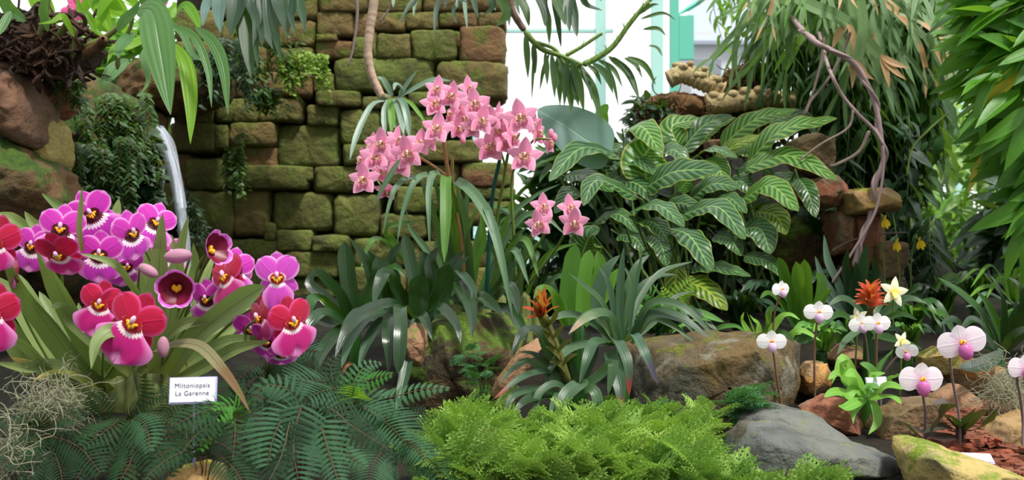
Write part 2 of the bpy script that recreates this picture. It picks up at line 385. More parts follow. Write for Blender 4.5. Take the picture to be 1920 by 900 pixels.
# ================================================================ ROCKS
M_rk = {
 'grey': rock_mat('grey_basalt', [C(100, 104, 104), C(62, 64, 66), C(112, 114, 106), C(88, 82, 68)], moss=C(100, 104, 62), mossamt=-.1, scale=12, bump=.8),
 'brown': rock_mat('brown_sandstone', [C(126, 98, 66), C(98, 84, 58), C(120, 100, 76), C(168, 118, 70)], moss=C(82, 94, 34), mossamt=.1, scale=9, bump=.9),
 'big': rock_mat('weathered_boulder', [C(96, 92, 78), C(60, 60, 54), C(112, 92, 58), C(132, 128, 112)], moss=C(84, 92, 30), mossamt=.02, scale=14, bump=1.2),
 'red': rock_mat('red_sandstone', [C(164, 100, 84), C(128, 78, 62), C(150, 96, 74), C(150, 130, 106)], scale=10, bump=.7),
 'ochre': rock_mat('ochre_stone', [C(186, 146, 90), C(150, 118, 74), C(160, 132, 98), C(196, 140, 80)], moss=C(120, 126, 50), mossamt=.15, scale=12, bump=.7),
 'moss': rock_mat('mossy_yellow_stone', [C(172, 152, 88), C(140, 126, 72), C(186, 164, 104), C(150, 140, 100)], moss=C(92, 112, 36), mossamt=.25, scale=12, bump=.9),
 'tan': rock_mat('tan_stone', [C(160, 120, 92), C(128, 98, 76), C(146, 112, 84)], moss=C(80, 96, 40), mossamt=.2, scale=9, bump=.7),
 'umber': rock_mat('umber_stone', [C(112, 80, 60), C(86, 62, 48), C(122, 96, 78)], moss=C(60, 70, 34), mossamt=0, scale=9, bump=.8),
 'dark': rock_mat('dark_wet_stone', [C(62, 52, 38), C(44, 40, 30), C(84, 64, 36)], moss=C(64, 88, 22), mossamt=.55, scale=9, bump=1.0, rough=.7)}
ROCKS = [
 ('1180,652 1232,643 1330,634 1420,630 1482,640 1512,655 1508,720 1480,765 1430,792 1330,786 1280,778 1230,772 1186,776 1174,710', 2.18, .42, 'big', 9, 'big weathered grey and ochre boulder behind the bright green spikemoss'),
 ('1250,800 1300,782 1372,790 1395,830 1340,870 1262,860', 2.02, .22, 'brown', 5, 'low mossy brown stone under the big weathered boulder'),
 ('1388,792 1425,776 1480,772 1545,790 1600,830 1640,858 1600,880 1480,850 1400,835', 1.86, .26, 'grey', 6, 'flat dark grey slab lying behind and touching the front grey rock'),
 ('1362,856 1378,822 1400,796 1470,800 1560,826 1640,846 1702,872 1706,900 1650,930 1500,940 1375,910', 1.66, .26, 'grey', 8, 'long angular grey rock at the edge of the spikemoss'),
 ('1506,772 1530,756 1556,744 1583,748 1604,772 1625,806 1620,827 1588,820 1540,792', 2.02, .14, 'red', 8, 'reddish pink angular stone beneath the bright green rosette plant'),
 ('1646,812 1660,780 1699,755 1752,748 1764,782 1738,810 1700,850 1684,870 1650,856', 1.96, .16, 'brown', 7, 'brown stone with moss speckles behind the lowest white orchid'),
 ('1752,748 1801,722 1824,741 1836,780 1812,800 1770,786', 2.1, .13, 'tan', 6, 'tan pointed stone behind the purple-leaved orchid'),
 ('1503,705 1517,682 1549,681 1563,718 1546,740 1508,740', 2.25, .12, 'ochre', 6, 'ochre block beside the right end of the big boulder'),
 ('1557,674 1587,648 1619,652 1626,678 1580,697', 2.4, .14, 'tan', 5, 'rounded brown stone behind the bright green rosette'),
 ('1732,672 1769,652 1808,668 1794,704 1742,700', 2.25, .14, 'moss', 5, 'moss covered green stone below the glossy dark straps'),
 ('1782,694 1829,674 1868,684 1888,724 1862,760 1814,748', 2.2, .16, 'brown', 7, 'brown stone between the mossy stone and the hanging grey moss'),
 ('1727,818 1745,808 1762,825 1760,846 1727,840', 1.78, .05, 'red', 5, 'small dusky red stone at the foot of the lowest white orchid'),
 ('1698,850 1712,838 1745,836 1790,848 1850,872 1915,892 1930,930 1860,960 1720,940 1700,890', 1.5, .22, 'moss', 7, 'yellowish rock with a green mossy side in the front corner'),
 ('1880,830 1905,800 1960,780 2000,800 2000,870 1900,862', 1.8, .2, 'ochre', 6, 'pale ochre stone above the bark chips by the picture edge'),
 ('300,905 325,885 365,878 405,890 425,915 380,950 310,940', 1.38, .14, 'ochre', 5, 'ochre stone under the dark ferns'),
 ('756,628 790,602 872,592 985,598 980,660 950,720 900,760 850,770 800,830 772,812 762,720', 2.34, .36, 'dark', 8, 'dark mossy pedestal rock under the strap-leaved plants'),
 ('754,628 776,606 796,612 800,650 790,690 772,680 756,650', 2.1, .10, 'tan', 5, 'pale brown split stone at the left end of the pedestal rock'),
 ('918,742 932,710 975,655 1010,632 1024,640 985,700 940,752', 2.02, .06, 'tan', 4, 'slanting tan slab beside the red flowered bromeliad'),
 ('772,800 830,800 850,850 800,880 760,860', 2.0, .2, 'dark', 5, 'dark round stone at the foot of the pedestal rock'),
 ('1486,262 1520,250 1556,262 1562,302 1540,334 1500,320 1488,296', 3.08, .24, 'brown', 6, 'upper brown rock of the pile behind the striped leaves'),
 ('1500,338 1560,330 1592,352 1590,384 1540,392 1502,372', 3.08, .24, 'red', 6, 'reddish brown rock in the middle of the pile'),
 ('1582,362 1604,354 1670,352 1680,366 1678,396 1590,402', 3.0, .24, 'ochre', 4, 'flat ochre capstone jutting out under the twisted vine'),
 ('1588,402 1648,402 1650,458 1632,460 1632,524 1596,520', 3.08, .24, 'red', 4, 'red brown block below the flat capstone'),
 ('1632,458 1688,452 1692,520 1636,524', 3.0, .24, 'brown', 4, 'grey brown block at the foot of the rock pile'),
 ('1556,395 1596,400 1600,470 1560,480', 3.1, .24, 'red', 5, 'narrow reddish rock between the capstone and dark hollow'),
 ('1420,420 1500,400 1560,440 1570,520 1480,540 1420,500', 3.25, .24, 'dark', 5, 'dark rock in the hollow below the striped leaves'),
 ('1560,515 1640,522 1700,520 1704,598 1556,598', 3.0, .24, 'dark', 5, 'dark footing stone under the rock pile'),
 ('1320,262 1350,262 1352,280 1325,282', 3.4, .1, 'tan', 3, 'small tan stone between the striped leaves'),
 ('-40,104 8,106 30,125 48,150 72,200 74,262 60,282 30,268 0,246 -40,240', 2.45, .26, 'umber', 7, 'smooth brown overhanging rock high on the left'),
 ('-40,246 28,274 50,290 44,330 -40,350', 2.5, .2, 'brown', 5, 'shaded brown ledge under the smooth overhanging rock'),
 ('74,158 100,146 128,168 132,205 104,222 80,204', 2.6, .16, 'red', 6, 'reddish brown stone beside the overhanging rock'),
 ('66,214 88,206 112,240 118,300 100,350 70,330', 2.55, .16, 'moss', 6, 'green streaked upright stone beside the hanging maidenhair'),
 ('236,236 256,212 292,214 300,236 290,262 250,262', 3.72, .2, 'dark', 5, 'dark wet lip stone where the waterfall spills'),
]
for i, (s_, d, dep, mt, pl, lab) in enumerate(ROCKS):
    po = [tuple(float(q) for q in t.split(',')) for t in s_.split()]
    mb = MB(); blob(mb, pxpoly(po, d), d+dep*.1, dep, 44, 90, .38, .075, seed=70+i, planes=pl)
    o = mb.build('rock', M_rk[mt]); tag(o, lab, 'rock')
# ================================================================ FLOWER SHAPES
def petal(mb, ang, L, Wd, back=0., curl=0., cup=0., kind='oval', ns=10, nt_=8, base=.0, rip=0, m=0, notch=0, rr=None):
    """one petal in flower space (faces -Y, up +Z); ang in degrees, 0 = +X"""
    a = math.radians(ang); d = Vector((math.cos(a), 0, math.sin(a))); sd = Vector((-math.sin(a), 0, math.cos(a)))
    V = []; U = []; Q = []; ph = R.random()*6
    for i in range(ns+1):
        s = i/ns
        if kind == 'oval': wv = math.sin(math.pi*min(1, .06+.94*s**.8))**.62
        elif kind == 'point': wv = math.sin(math.pi*s**.72)**.8
        elif kind == 'round': wv = (math.sin(math.pi*min(1, (.05+.95*s)**1.15))**.5)
        elif kind == 'lip': wv = (.32+.68*sm(0, .5, s))*(max(0, 1-s**5))**.5
        wv = max(.03, wv)*Wd/2
        for k in range(nt_+1):
            t = k/nt_*2-1
            sl = s*L-(notch*L*math.exp(-(t/.22)**2)*s**3 if notch else 0)-(0 if kind != 'lip' else .12*L*abs(t)**3*s)
            y = back*s*L+curl*(s*L)*s+cup*wv*t*t+rip*L*math.sin(t*9+ph+s*4)*s*abs(t)
            V.append(d*(base+sl)+sd*(t*wv)+Vector((0, y, 0))); U.append((t*.5+.5, s))
    for i in range(ns):
        for k in range(nt_):
            a_ = i*(nt_+1)+k; Q.append((a_, a_+1, a_+nt_+2, a_+nt_+1))
    mb.add(V, Q, U, R.random() if rr is None else rr, m)
def petal_mat(name, c1, c2, edge=None, center=None, lines=.3, tr=.25, rough=.5, cw=.5):
    s = NT(name); uv = s.coord('UV'); u, v, _ = s.sep(uv)
    au = s.math('ABSOLUTE', s.math('SUBTRACT', u, .5))
    ln = s.noise(s.vmul(uv, (16, .8, 1)), 1.6, 2)
    f = s.math('ADD', s.math('MULTIPLY', s.attr(), .5), s.math('MULTIPLY', s.math('SUBTRACT', ln, .4), lines*2), clamp=True)
    col = s.mix(f, c1, c2)
    if center: col = s.mix(s.ramp(v, 0, cw, 1, 0), col, center)
    if edge:
        e = s.math('MAXIMUM', s.ramp(au, .36, .49), s.ramp(v, .84, .99)); col = s.mix(s.math('MULTIPLY', e, .85), col, edge)
    h = s.math('ADD', ln, s.ramp(au, 0, .06, -.8, 0))
    sh = s.pbsdf(col, rough, .3, s.bump(h, .3, .002), Sheen_Weight=.25)
    return s.out(s.trans(sh, col, tr))
def lip_mat(name, mask, rim, field, edge, r0, r1, tr=.2):
    """lip coloured by distance from the flower's throat"""
    s = NT(name); x, y, z = s.sep(s.coord('Object'))
    r = s.math('SQRT', s.math('ADD', s.math('MULTIPLY', x, x), s.math('MULTIPLY', s.math('MULTIPLY', z, z), 1.5)))
    ang = s.math('ARCTAN2', x, z); j = s.math('MULTIPLY', s.math('SINE', s.math('MULTIPLY', ang, 26)), (r1-r0)*.22)
    r = s.math('ADD', r, j); uv = s.coord('UV'); u, v, _ = s.sep(uv); au = s.math('ABSOLUTE', s.math('SUBTRACT', u, .5))
    ln = s.noise(s.vmul(uv, (16, .8, 1)), 1.6, 2)
    f = s.mix(s.math('MULTIPLY', ln, .5), field, (field[0]*.75, field[1]*.5, field[2]*.75, 1))
    e = s.math('MAXIMUM', s.ramp(au, .3, .5), s.ramp(v, .78, 1)); f = s.mix(s.math('MULTIPLY', e, .75), f, edge)
    c = s.mix(s.ramp(r, r0, r0+.0012), mask, rim); c = s.mix(s.ramp(r, r1, r1+.003), c, f)
    sh = s.pbsdf(c, .5, .3, s.bump(ln, .25, .002), Sheen_Weight=.2); return s.out(s.trans(sh, c, tr))
MG, MGd, MGe = C(224, 64, 204), C(184, 26, 150), C(246, 176, 234)
CR, CRd = C(204, 12, 70), C(150, 6, 44)
M_mag = petal_mat('magenta_petal', MG, MGd, MGe, lines=.35)
M_cri = petal_mat('crimson_petal', CR, CRd, C(226, 80, 150), lines=.3)
M_pal = petal_mat('orchid_pink_petal', C(222, 86, 208), C(206, 66, 190), C(240, 180, 234), lines=.25)
M_lipA = lip_mat('magenta_lip_dark_mask', C(84, 6, 30), C(250, 236, 250), C(208, 60, 196), MGe, .0150, .0215)
M_lipB = lip_mat('magenta_lip_red_mask', C(186, 22, 40), C(252, 232, 240), C(214, 30, 136), C(244, 160, 226), .0115, .016)
M_lipC = lip_mat('pink_lip_red_mask', C(190, 24, 40), C(252, 238, 246), C(222, 84, 204), MGe, .009, .0135)
M_yel = plain_mat('yellow_crest', C(246, 178, 34), .5, noise_amt=.05); M_wht = plain_mat('pale_column', C(236, 196, 226), .45, noise_amt=.03, tr=.2)
M_buds = petal_mat('pansy_bud', C(190, 130, 160), C(206, 160, 176), lines=.4)
def ball(mb, c, r, sx=1, sy=1, sz=1, m=0, n=8):
    V = []; Q = []; U = []
    for i in range(n+1):
        a = math.pi*i/n; s = max(.02, math.sin(a))
        for k in range(n*2):
            b = math.pi*k/n; V.append((c[0]+r*sx*s*math.cos(b), c[1]+r*sy*s*math.sin(b), c[2]+r*sz*math.cos(a))); U.append((k/(2*n), i/n))
    for i in range(n):
        for k in range(2*n):
            q = (k+1) % (2*n); Q.append((i*2*n+k, i*2*n+q, (i+1)*2*n+q, (i+1)*2*n+k))
    mb.add(V, Q, U, .5, m)
# templates: name -> [(part name, mesh)]; the first is the flower's own petals, the rest its sub-parts
FL = {}
def ftemplate(key, items):
    FL[key] = [(n, b.mesh(n, mt)) for n, b, mt in items]
def pansy(key, pm, lm, lipw=.066, lipl=.042, half=0):
    a = MB(); petal(a, 90, .036, .030, .15, -.1, .1, 'oval')
    petal(a, 212, .030, .022, .3, 0, .1); petal(a, 328, .030, .022, .3, 0, .1)
    petal(a, 36+half, .036, .033, -.02, .12, .15, 'round', rip=.02); petal(a, 144-half, .036, .033, -.02, .12, .15, 'round', rip=.02)
    for v in a.V[:1]: v[:, 1] += .003
    b = MB(); petal(b, 270, lipl, lipw, -.22, .25, .1, 'lip', 16, 18, notch=.3, rip=.02)
    petal(b, 170, .012, .014, -.2); petal(b, 10, .012, .014, -.2)
    c = MB()
    for x in (-.0035, 0, .0035): ball(c, (x*.8, -.004, -.001-.002*(x == 0)), .0026, .8, .9, 1.3, 0, 5)
    ball(c, (-.005, -.003, .001), .0022, 1, 1, .8, 0, 4); ball(c, (.005, -.003, .001), .0022, 1, 1, .8, 0, 4)
    d = MB(); ball(d, (0, -.005, .005), .0034, .85, 1, 1.4, 0, 6)
    ftemplate(key, [('flower', a, pm), ('lip', b, lm), ('crest', c, M_yel), ('column', d, M_wht)])
pansy('A', M_mag, M_lipA); pansy('B', M_cri, M_lipB, .070, .048); pansy('C', M_pal, M_lipC, .042, .050, 12); pansy('D', M_cri, M_lipB, .06, .038)
# half open cup shaped flower and bud
a = MB()
for k in range(5): petal(a, 90+72*k, .024, .026, -.75, -.25, -.35, 'round')
b = MB()
for k in range(5): petal(b, 90+72*k, .020, .024, -.7, -.2, -.3, 'round')
for v in b.V: v[:, 1] -= .0012
c = MB()
for x in (-.003, .003, 0): ball(c, (x, -.008, -.002*(x == 0)), .0035, .9, 1, 1.2, 0, 5)
ftemplate('E', [('flower', a, M_pal), ('inner_petals', b, plain_mat('maroon_petal_inside', C(110, 8, 44), .4, noise_amt=.1)), ('crest', c, M_yel)])
a = MB(); ball(a, (0, 0, -.014), .008, 1, 1, 1.9, 0, 10); FL['bud'] = [('bud', a.mesh('bud', M_buds))]
def put(key, parent, p, scale=1, yaw=0, pitch=0, roll=0):
    """place a copy of a flower and its sub-parts under a plant"""
    Rm = Matrix.Rotation(math.radians(yaw), 3, 'Z') @ Matrix.Rotation(math.radians(pitch), 3, 'X') @ Matrix.Rotation(math.radians(roll), 3, 'Y')
    root = None
    for i, (n, me) in enumerate(FL[key]):
        o = bpy.data.objects.new(n, me); COL.objects.link(o)
        if i == 0:
            o.parent = parent; o.location = p-Vector(parent['_loc']) if parent is not None else p; o.rotation_euler = Rm.to_euler(); o.scale = (scale,)*3; root = o
        else: o.parent = root
    return root
def LF(parent, name, mat, pts, wpx, d0, d1=None, kind='strap', **k):
    """leaf along picture points; depth runs d0 -> d1 from base to tip, an entry may carry its own depth"""
    d1 = d0 if d1 is None else d1; n = len(pts)-1; W = []
    for i, p in enumerate(pts): W.append(P(p[0], p[1], p[2] if len(p) > 2 else d0+(d1-d0)*i/n))
    mb = MB(); dm = (d0+d1)/2
    ribbon(mb, W, wpx/FP*dm, kind, **k)
    return mb.build(name, mat, parent)
def TB(parent, name, mat, pts, rpx, d0, d1=None, sides=7, **k):
    d1 = d0 if d1 is None else d1; n = len(pts)-1; mb = MB()
    W = [P(p[0], p[1], p[2] if len(p) > 2 else d0+(d1-d0)*i/n) for i, p in enumerate(pts)]
    f = FP/((d0+d1)/2); rr = tuple(q/f for q in rpx) if isinstance(rpx, (tuple, list)) else rpx/f
    tube(mb, W, rr, sides, **k); return mb.build(name, mat, parent)
def parse(s):
    """'x,y x,y w kind' lines -> list"""
    out = []
    for ln in s.strip().split('\n'):
        t = ln.split(); out.append(([tuple(float(q) for q in a.split(',')) for a in t if ',' in a], [a for a in t if ',' not in a]))
    return out

# ================================================================ PANSY ORCHIDS (left foreground)
M_pl = leaf_mat('pansy_orchid_leaf', C(146, 162, 100), C(112, 134, 80), rib=C(92, 112, 60), ribw=.03, rough=.45, tr=.22, streak=.3, base=C(120, 128, 62), tip=C(122, 140, 80), tipv=.95)
M_ply = leaf_mat('pansy_orchid_leaf_yellowing', C(140, 146, 60), C(112, 120, 56), rib=C(90, 96, 50), rough=.5, tr=.25, tip=C(170, 140, 60), tipv=.8)
M_plb = leaf_mat('pansy_orchid_leaf_brown_tip', C(124, 128, 84), C(132, 120, 88), rib=C(90, 96, 60), rough=.55, tr=.2, tip=C(112, 84, 50), tipv=.55)
M_stalk = plain_mat('green_stalk', C(116, 140, 66), .5, noise_amt=.1, scale=12); M_bulb = leaf_mat('pseudobulb', C(130, 138, 74), C(104, 118, 62), tr=0, rough=.5)
loc = G(190, 1.7, .0)
orch = thing('pansy_orchid', loc, 'large pansy-faced orchid clump with magenta and crimson flowers above a fern bed', 'orchid')
mb = MB()
for x, y, r in ((170, 728, .020), (196, 735, .022), (222, 728, .021), (255, 722, .02), (290, 712, .018), (145, 715, .016), (320, 708, .018)):
    c = P(x, y, 1.7); g = gh(c.x, c.y); tube(mb, [Vector((c.x, c.y, g-.02)), Vector((c.x, c.y, (g+c.z)/2)), c+Vector((0, 0, .02))], lambda v, r=r: r*(.35+1.0*math.sin(3.14*(.25+.6*v))-.3), 9)
mb.build('pseudobulb', M_bulb, orch)
for pts, a in parse('''205,735 150,690 90,610 45,550 4,470 50 1.68 1.52
195,735 170,660 120,560 85,490 66,468 52 1.68 1.5
245,700 190,650 135,600 112,575 96,582 34 1.66 1.52
288,700 292,600 298,500 305,400 38 1.66 1.58
300,700 318,600 334,490 354,404 30 1.68 1.62
320,690 330,600 335,520 322,440 34 1.7 1.66
318,705 360,640 430,580 497,536 46 1.6 1.42 t
280,690 305,640 345,608 414,600 26 1.62 1.5
330,712 380,690 440,655 505,640 27 1.62 1.55
325,700 375,665 430,640 510,636 26 1.64 1.6
150,725 100,700 50,650 -10,625 27 1.64 1.5
170,720 110,685 50,690 -8,680 24 1.64 1.52
235,655 215,622 185,640 171,692 36 1.45 1.4 l
60,436 40,420 20,408 -8,400 22 1.75 1.7
160,470 110,440 70,425 46,396 30 1.75 1.72
155,440 140,410 108,385 78,362 20 1.75 1.72
155,470 150,430 153,390 154,352 15 1.5 1.48
190,470 205,430 218,400 223,372 25 1.72 1.72
272,570 245,530 215,495 150,475 17 1.52 1.44
250,600 262,560 250,500 225,460 30 1.72 1.7
210,710 205,640 190,590 165,545 36 1.7 1.62
225,715 240,650 260,590 262,520 34 1.72 1.7
345,560 320,590 290,640 270,690 28 1.66 1.7
262,700 330,640 385,570 392,520 34 1.72 1.7
240,640 270,560 280,500 275,455 36 1.74 1.72
330,610 350,560 368,500 362,455 24 1.74 1.7
60,700 30,640 0,600 -40,560 46 1.66 1.6
130,700 80,640 30,560 -30,510 42 1.72 1.68
300,700 350,650 400,620 455,600 24 1.7 1.72
420,520 450,560 470,580 490,600 20 1.7 1.68'''):
    kd = 'tongue' if 't' in a else 'lance' if 'l' in a else 'strap'
    LF(orch, 'leaf', M_pl, pts, float(a[0])*.95, float(a[1]), float(a[2]), kd, fold=.3, N=(R.uniform(-.3, .3), -1, R.uniform(.1, .5)), ny=18)
for i in range(16):
    x0 = 140+i*13; x1 = x0+(i-7.5)*13+R.uniform(-30, 30); y1 = R.uniform(470, 600)
    LF(orch, 'leaf', M_pl, [(x0, 730), ((x0*.55+x1*.45), 650), (x1, y1+30), (x1+(i-7.5)*3, y1)], R.uniform(26, 36), 1.72, 1.76, 'strap', fold=.3, N=(R.uniform(-.4, .4), -1, .2))
LF(orch, 'leaf', M_ply, [(185, 735), (140, 705), (100, 700), (62, 714)], 21, 1.62, 1.5, fold=.3)
LF(orch, 'leaf', M_ply, [(180, 740), (120, 720), (70, 690), (20, 670)], 24, 1.66, 1.6, fold=.3)
LF(orch, 'leaf', M_plb, [(285, 660), (330, 645), (375, 650), (415, 690), (448, 735), (470, 776)], 24, 1.55, 1.38, 'lance', fold=.15, ny=20)
for pts in ([(290, 690), (330, 610), (360, 545), (372, 500), (383, 478)], [(300, 690), (365, 590), (400, 555), (425, 530)], [(330, 700), (400, 685), (460, 655), (500, 625), (540, 600)], [(400, 680), (450, 655), (462, 615), (480, 600)], [(275, 690), (290, 660), (300, 635), (306, 630)], [(262, 640), (258, 560), (262, 498)], [(330, 600), (345, 520), (358, 478)], [(345, 600), (372, 520), (392, 474)],
            [(275, 690), (262, 640), (260, 600), (262, 540)], [(190, 720), (235, 650), (232, 610), (245, 600)], [(170, 700), (180, 560), (184, 480)], [(150, 700), (120, 560), (112, 440)], [(160, 700), (200, 520), (176, 410)], [(100, 690), (50, 600), (20, 520), (-5, 460)], [(250, 690), (300, 560), (262, 450), (245, 440)], [(193, 735), (192, 700), (194, 650)], [(300, 690), (308, 560), (333, 545)], [(345, 690), (440, 600), (505, 560), (520, 530)]):
    TB(orch, 'flower_stalk', M_stalk, pts, (3.4, 2), 1.68, 1.57, 6)
for f in '''A 114 430 1.5 .92 5 -5 6
A 172 402 1.54 .92 12 5 -28
A 60 462 1.58 .8 -10 0 10
A 187 478 1.52 .88 6 5 2
A 247 438 1.55 .85 58 5 -15
A 292 418 1.6 .8 35 -10 20
A 206 455 1.62 .7 20 -20 10
D 110 478 1.47 .92 -5 38 -8
D -8 455 1.5 1 -10 0 12
D 22 508 1.55 .62 -50 0 20
B 187 572 1.48 .9 0 0 12
B 249 607 1.43 1.2 -5 0 28
B -14 588 1.45 1.1 -10 0 10
E 333 538 1.5 1.05 10 5 0
B 423 520 1.56 .95 -38 -5 -20
A 440 505 1.6 .8 30 -5 10
A 460 520 1.62 .6 70 0 0
C 520 522 1.52 .95 5 0 -3
D 487 598 1.6 .9 -48 0 -20
B 548 605 1.5 .98 45 5 -14
A 500 640 1.6 .75 -20 30 20
A 387 562 1.62 .75 -15 10 0
A 318 478 1.66 .75 50 0 0
A 236 500 1.64 .7 40 25 0
A 470 618 1.64 .7 10 20 0
A 530 665 1.6 .6 20 50 0'''.split('\n'):
    t = f.split(); q = [float(z) for z in t[1:]]
    put(t[0], orch, P(q[0], q[1], q[2]), q[3]*q[2]/1.5*1.13, q[4], q[5], q[6])
put('bud', orch, P(306, 632, 1.47), 1.0, 0, 0, 0); put('bud', orch, P(262, 498, 1.5), 1.0, 0, 0, -60); 
put('E', orch, P(388, 470, 1.5), 1.1, 60, -10, 60); put('bud', orch, P(358, 478, 1.5), 1.3, 0, 0, 85)

# ================================================================ NAME TAG IN THE CLUMP
M_card = plain_mat('white_card', C(240, 240, 250), .35, noise_amt=.02); M_clear = plain_mat('lavender_plastic_edge', C(188, 184, 236), .25, noise_amt=.02); M_ink = plain_mat('dark_ink', C(52, 52, 84), .7)
def tagsign(px, py, d, wpx, hpx, pitch, roll, label, lines, size=.0085):
    c = P(px, py, d); loc_ = Vector((c.x, c.y+.004, gh(c.x, c.y)))
    t = thing('plant_label', loc_, label, 'sign'); w_, h_ = wpx/FP*d/2, hpx/FP*d/2
    Rm = (Matrix.Rotation(math.radians(pitch), 3, 'X') @ Matrix.Rotation(math.radians(roll), 3, 'Y'))
    def bx(name, mat, x0, x1, y0, y1, z0, z1):
        m_ = MB(); boxq(m_, x0, y0, z0, x1, y1, z1); V = m_.V[0] @ np.array(Rm, dtype=np.float32).T+np.array(c, dtype=np.float32); m_.V[0] = V; return m_.build(name, mat, t, False)
    bx('card', M_card, -w_, w_, -.0012, .0, -h_, h_); bx('plastic_holder', M_clear, -w_-.0012, w_+.0022, .0003, .003, -h_-.0022, h_+.001)
    m_ = MB(); tube(m_, [c+Vector((0, .006, 0)), Vector((c.x, c.y+.008, gh(c.x, c.y)-.01))], .002, 6, 3); m_.build('stake', M_clear, t)
    for i, ln in enumerate(lines):
        cu = bpy.data.curves.new('lettering', 'FONT'); cu.body = ln; cu.size = size; cu.offset = 0; cu.space_character = 1.08; cu.align_x = 'CENTER'; cu.offset = 0; cu.materials.append(M_ink)
        o = bpy.data.objects.new('lettering', cu); COL.objects.link(o)
        z = (len(lines)/2-i-.72)*size*1.15
        me = bpy.data.meshes.new_from_object(o.evaluated_get(bpy.context.evaluated_depsgraph_get())); bpy.data.objects.remove(o)
        o = bpy.data.objects.new('lettering', me); COL.objects.link(o); o.parent = t
        o.location = c+Rm @ Vector((0, -.0018, z))-loc_; o.rotation_euler = (Rm @ Matrix.Rotation(math.pi/2, 3, 'X')).to_euler()
    return t
tagsign(361, 731, 1.40, 84, 45, -12, -1.5, 'white plant name card reading Miltoniopsis La Garenne', ['Miltoniopsis', 'La Garenne'], .0088)

# ================================================================ PINK CYMBIDIUM (centre)
M_cym = petal_mat('pink_cymbidium_petal', C(250, 170, 206), C(240, 134, 180), C(252, 204, 224), lines=.3, tr=.3)
s = NT('cymbidium_lip'); x, y, z = s.sep(s.coord('Object')); n_ = s.noise(s.coord('Object'), 420, 2)
c_ = s.mix(s.ramp(s.math('SUBTRACT', 0, z), .004, .011), C(246, 216, 190), C(244, 160, 190)); c_ = s.mix(s.ramp(n_, .5, .6), c_, C(186, 36, 74))
M_cl = s.out(s.trans(s.pbsdf(c_, .4, .4), c_, .2)); M_ccol = plain_mat('pale_pink_column', C(242, 200, 196), .4, noise_amt=.05, tr=.2)
a = MB()
petal(a, 92, .036, .026, -.12, -.1, .18, 'point'); petal(a, 18, .036, .023, .05, .05, .15, 'point'); petal(a, 162, .036, .023, .05, .05, .15, 'point')
petal(a, 232, .034, .026, .0, -.12, .15, 'point'); petal(a, 308, .034, .026, .0, -.12, .15, 'point')
b = MB(); petal(b, 272, .022, .024, -.55, .75, -.55, 'oval', 10, 10); petal(b, 175, .010, .014, -.9, 0, -.2); petal(b, 5, .010, .014, -.9, 0, -.2)
c = MB(); tube(c, [(0, 0, .001), (0, -.006, .004), (0, -.012, .001)], .0032, 7, 6); 
d = MB(); ball(d, (0, -.0125, -.001), .0017, 1, 1, .8, 0, 5); ball(d, (0, -.007, -.006), .0015, 1, 1.6, .8, 0, 5)
M_crm0 = plain_mat('cream_anther', C(250, 224, 170), .4, noise_amt=.03)
ftemplate('Y', [('flower', a, M_cym), ('lip', b, M_cl), ('column', c, M_ccol), ('anther_cap', d, M_crm0)])
a = MB(); ball(a, (0, 0, 0), .007, 1, 1, 1.7, 0, 8); FL['ybud'] = [('bud', a.mesh('bud', M_cym))]
M_cleaf = leaf_mat('cymbidium_leaf', C(86, 118, 84), C(62, 96, 64), rib=C(120, 146, 110), ribw=.05, rough=.42, tr=.18, streak=.3)
M_cleafb = leaf_mat('cymbidium_leaf_fresh', C(86, 132, 44), C(60, 104, 36), rib=C(110, 150, 70), ribw=.05, rough=.45, tr=.28)
M_tan = plain_mat('dry_tan_stalk', C(196, 150, 100), .6, noise_amt=.2, scale=20); M_stake = plain_mat('dark_green_plastic_stake', C(22, 78, 70), .35, noise_amt=.05)
cym = thing('cymbidium_orchid', G(880, 2.62), 'cymbidium with sprays of pink flowers and arching strap leaves before the stone wall', 'orchid')
mb = MB()
for x in (835, 860, 885, 910, 940, 985, 1010):
    d_ = R.uniform(2.58, 2.72); g = G(x, d_); tube(mb, [g+Vector((0, 0, -.02)), g+Vector((0, 0, .05)), g+Vector((0, 0, .12))], lambda v: .022*(1-.5*v), 9)
mb.build('pseudobulb', M_bulb, cym)
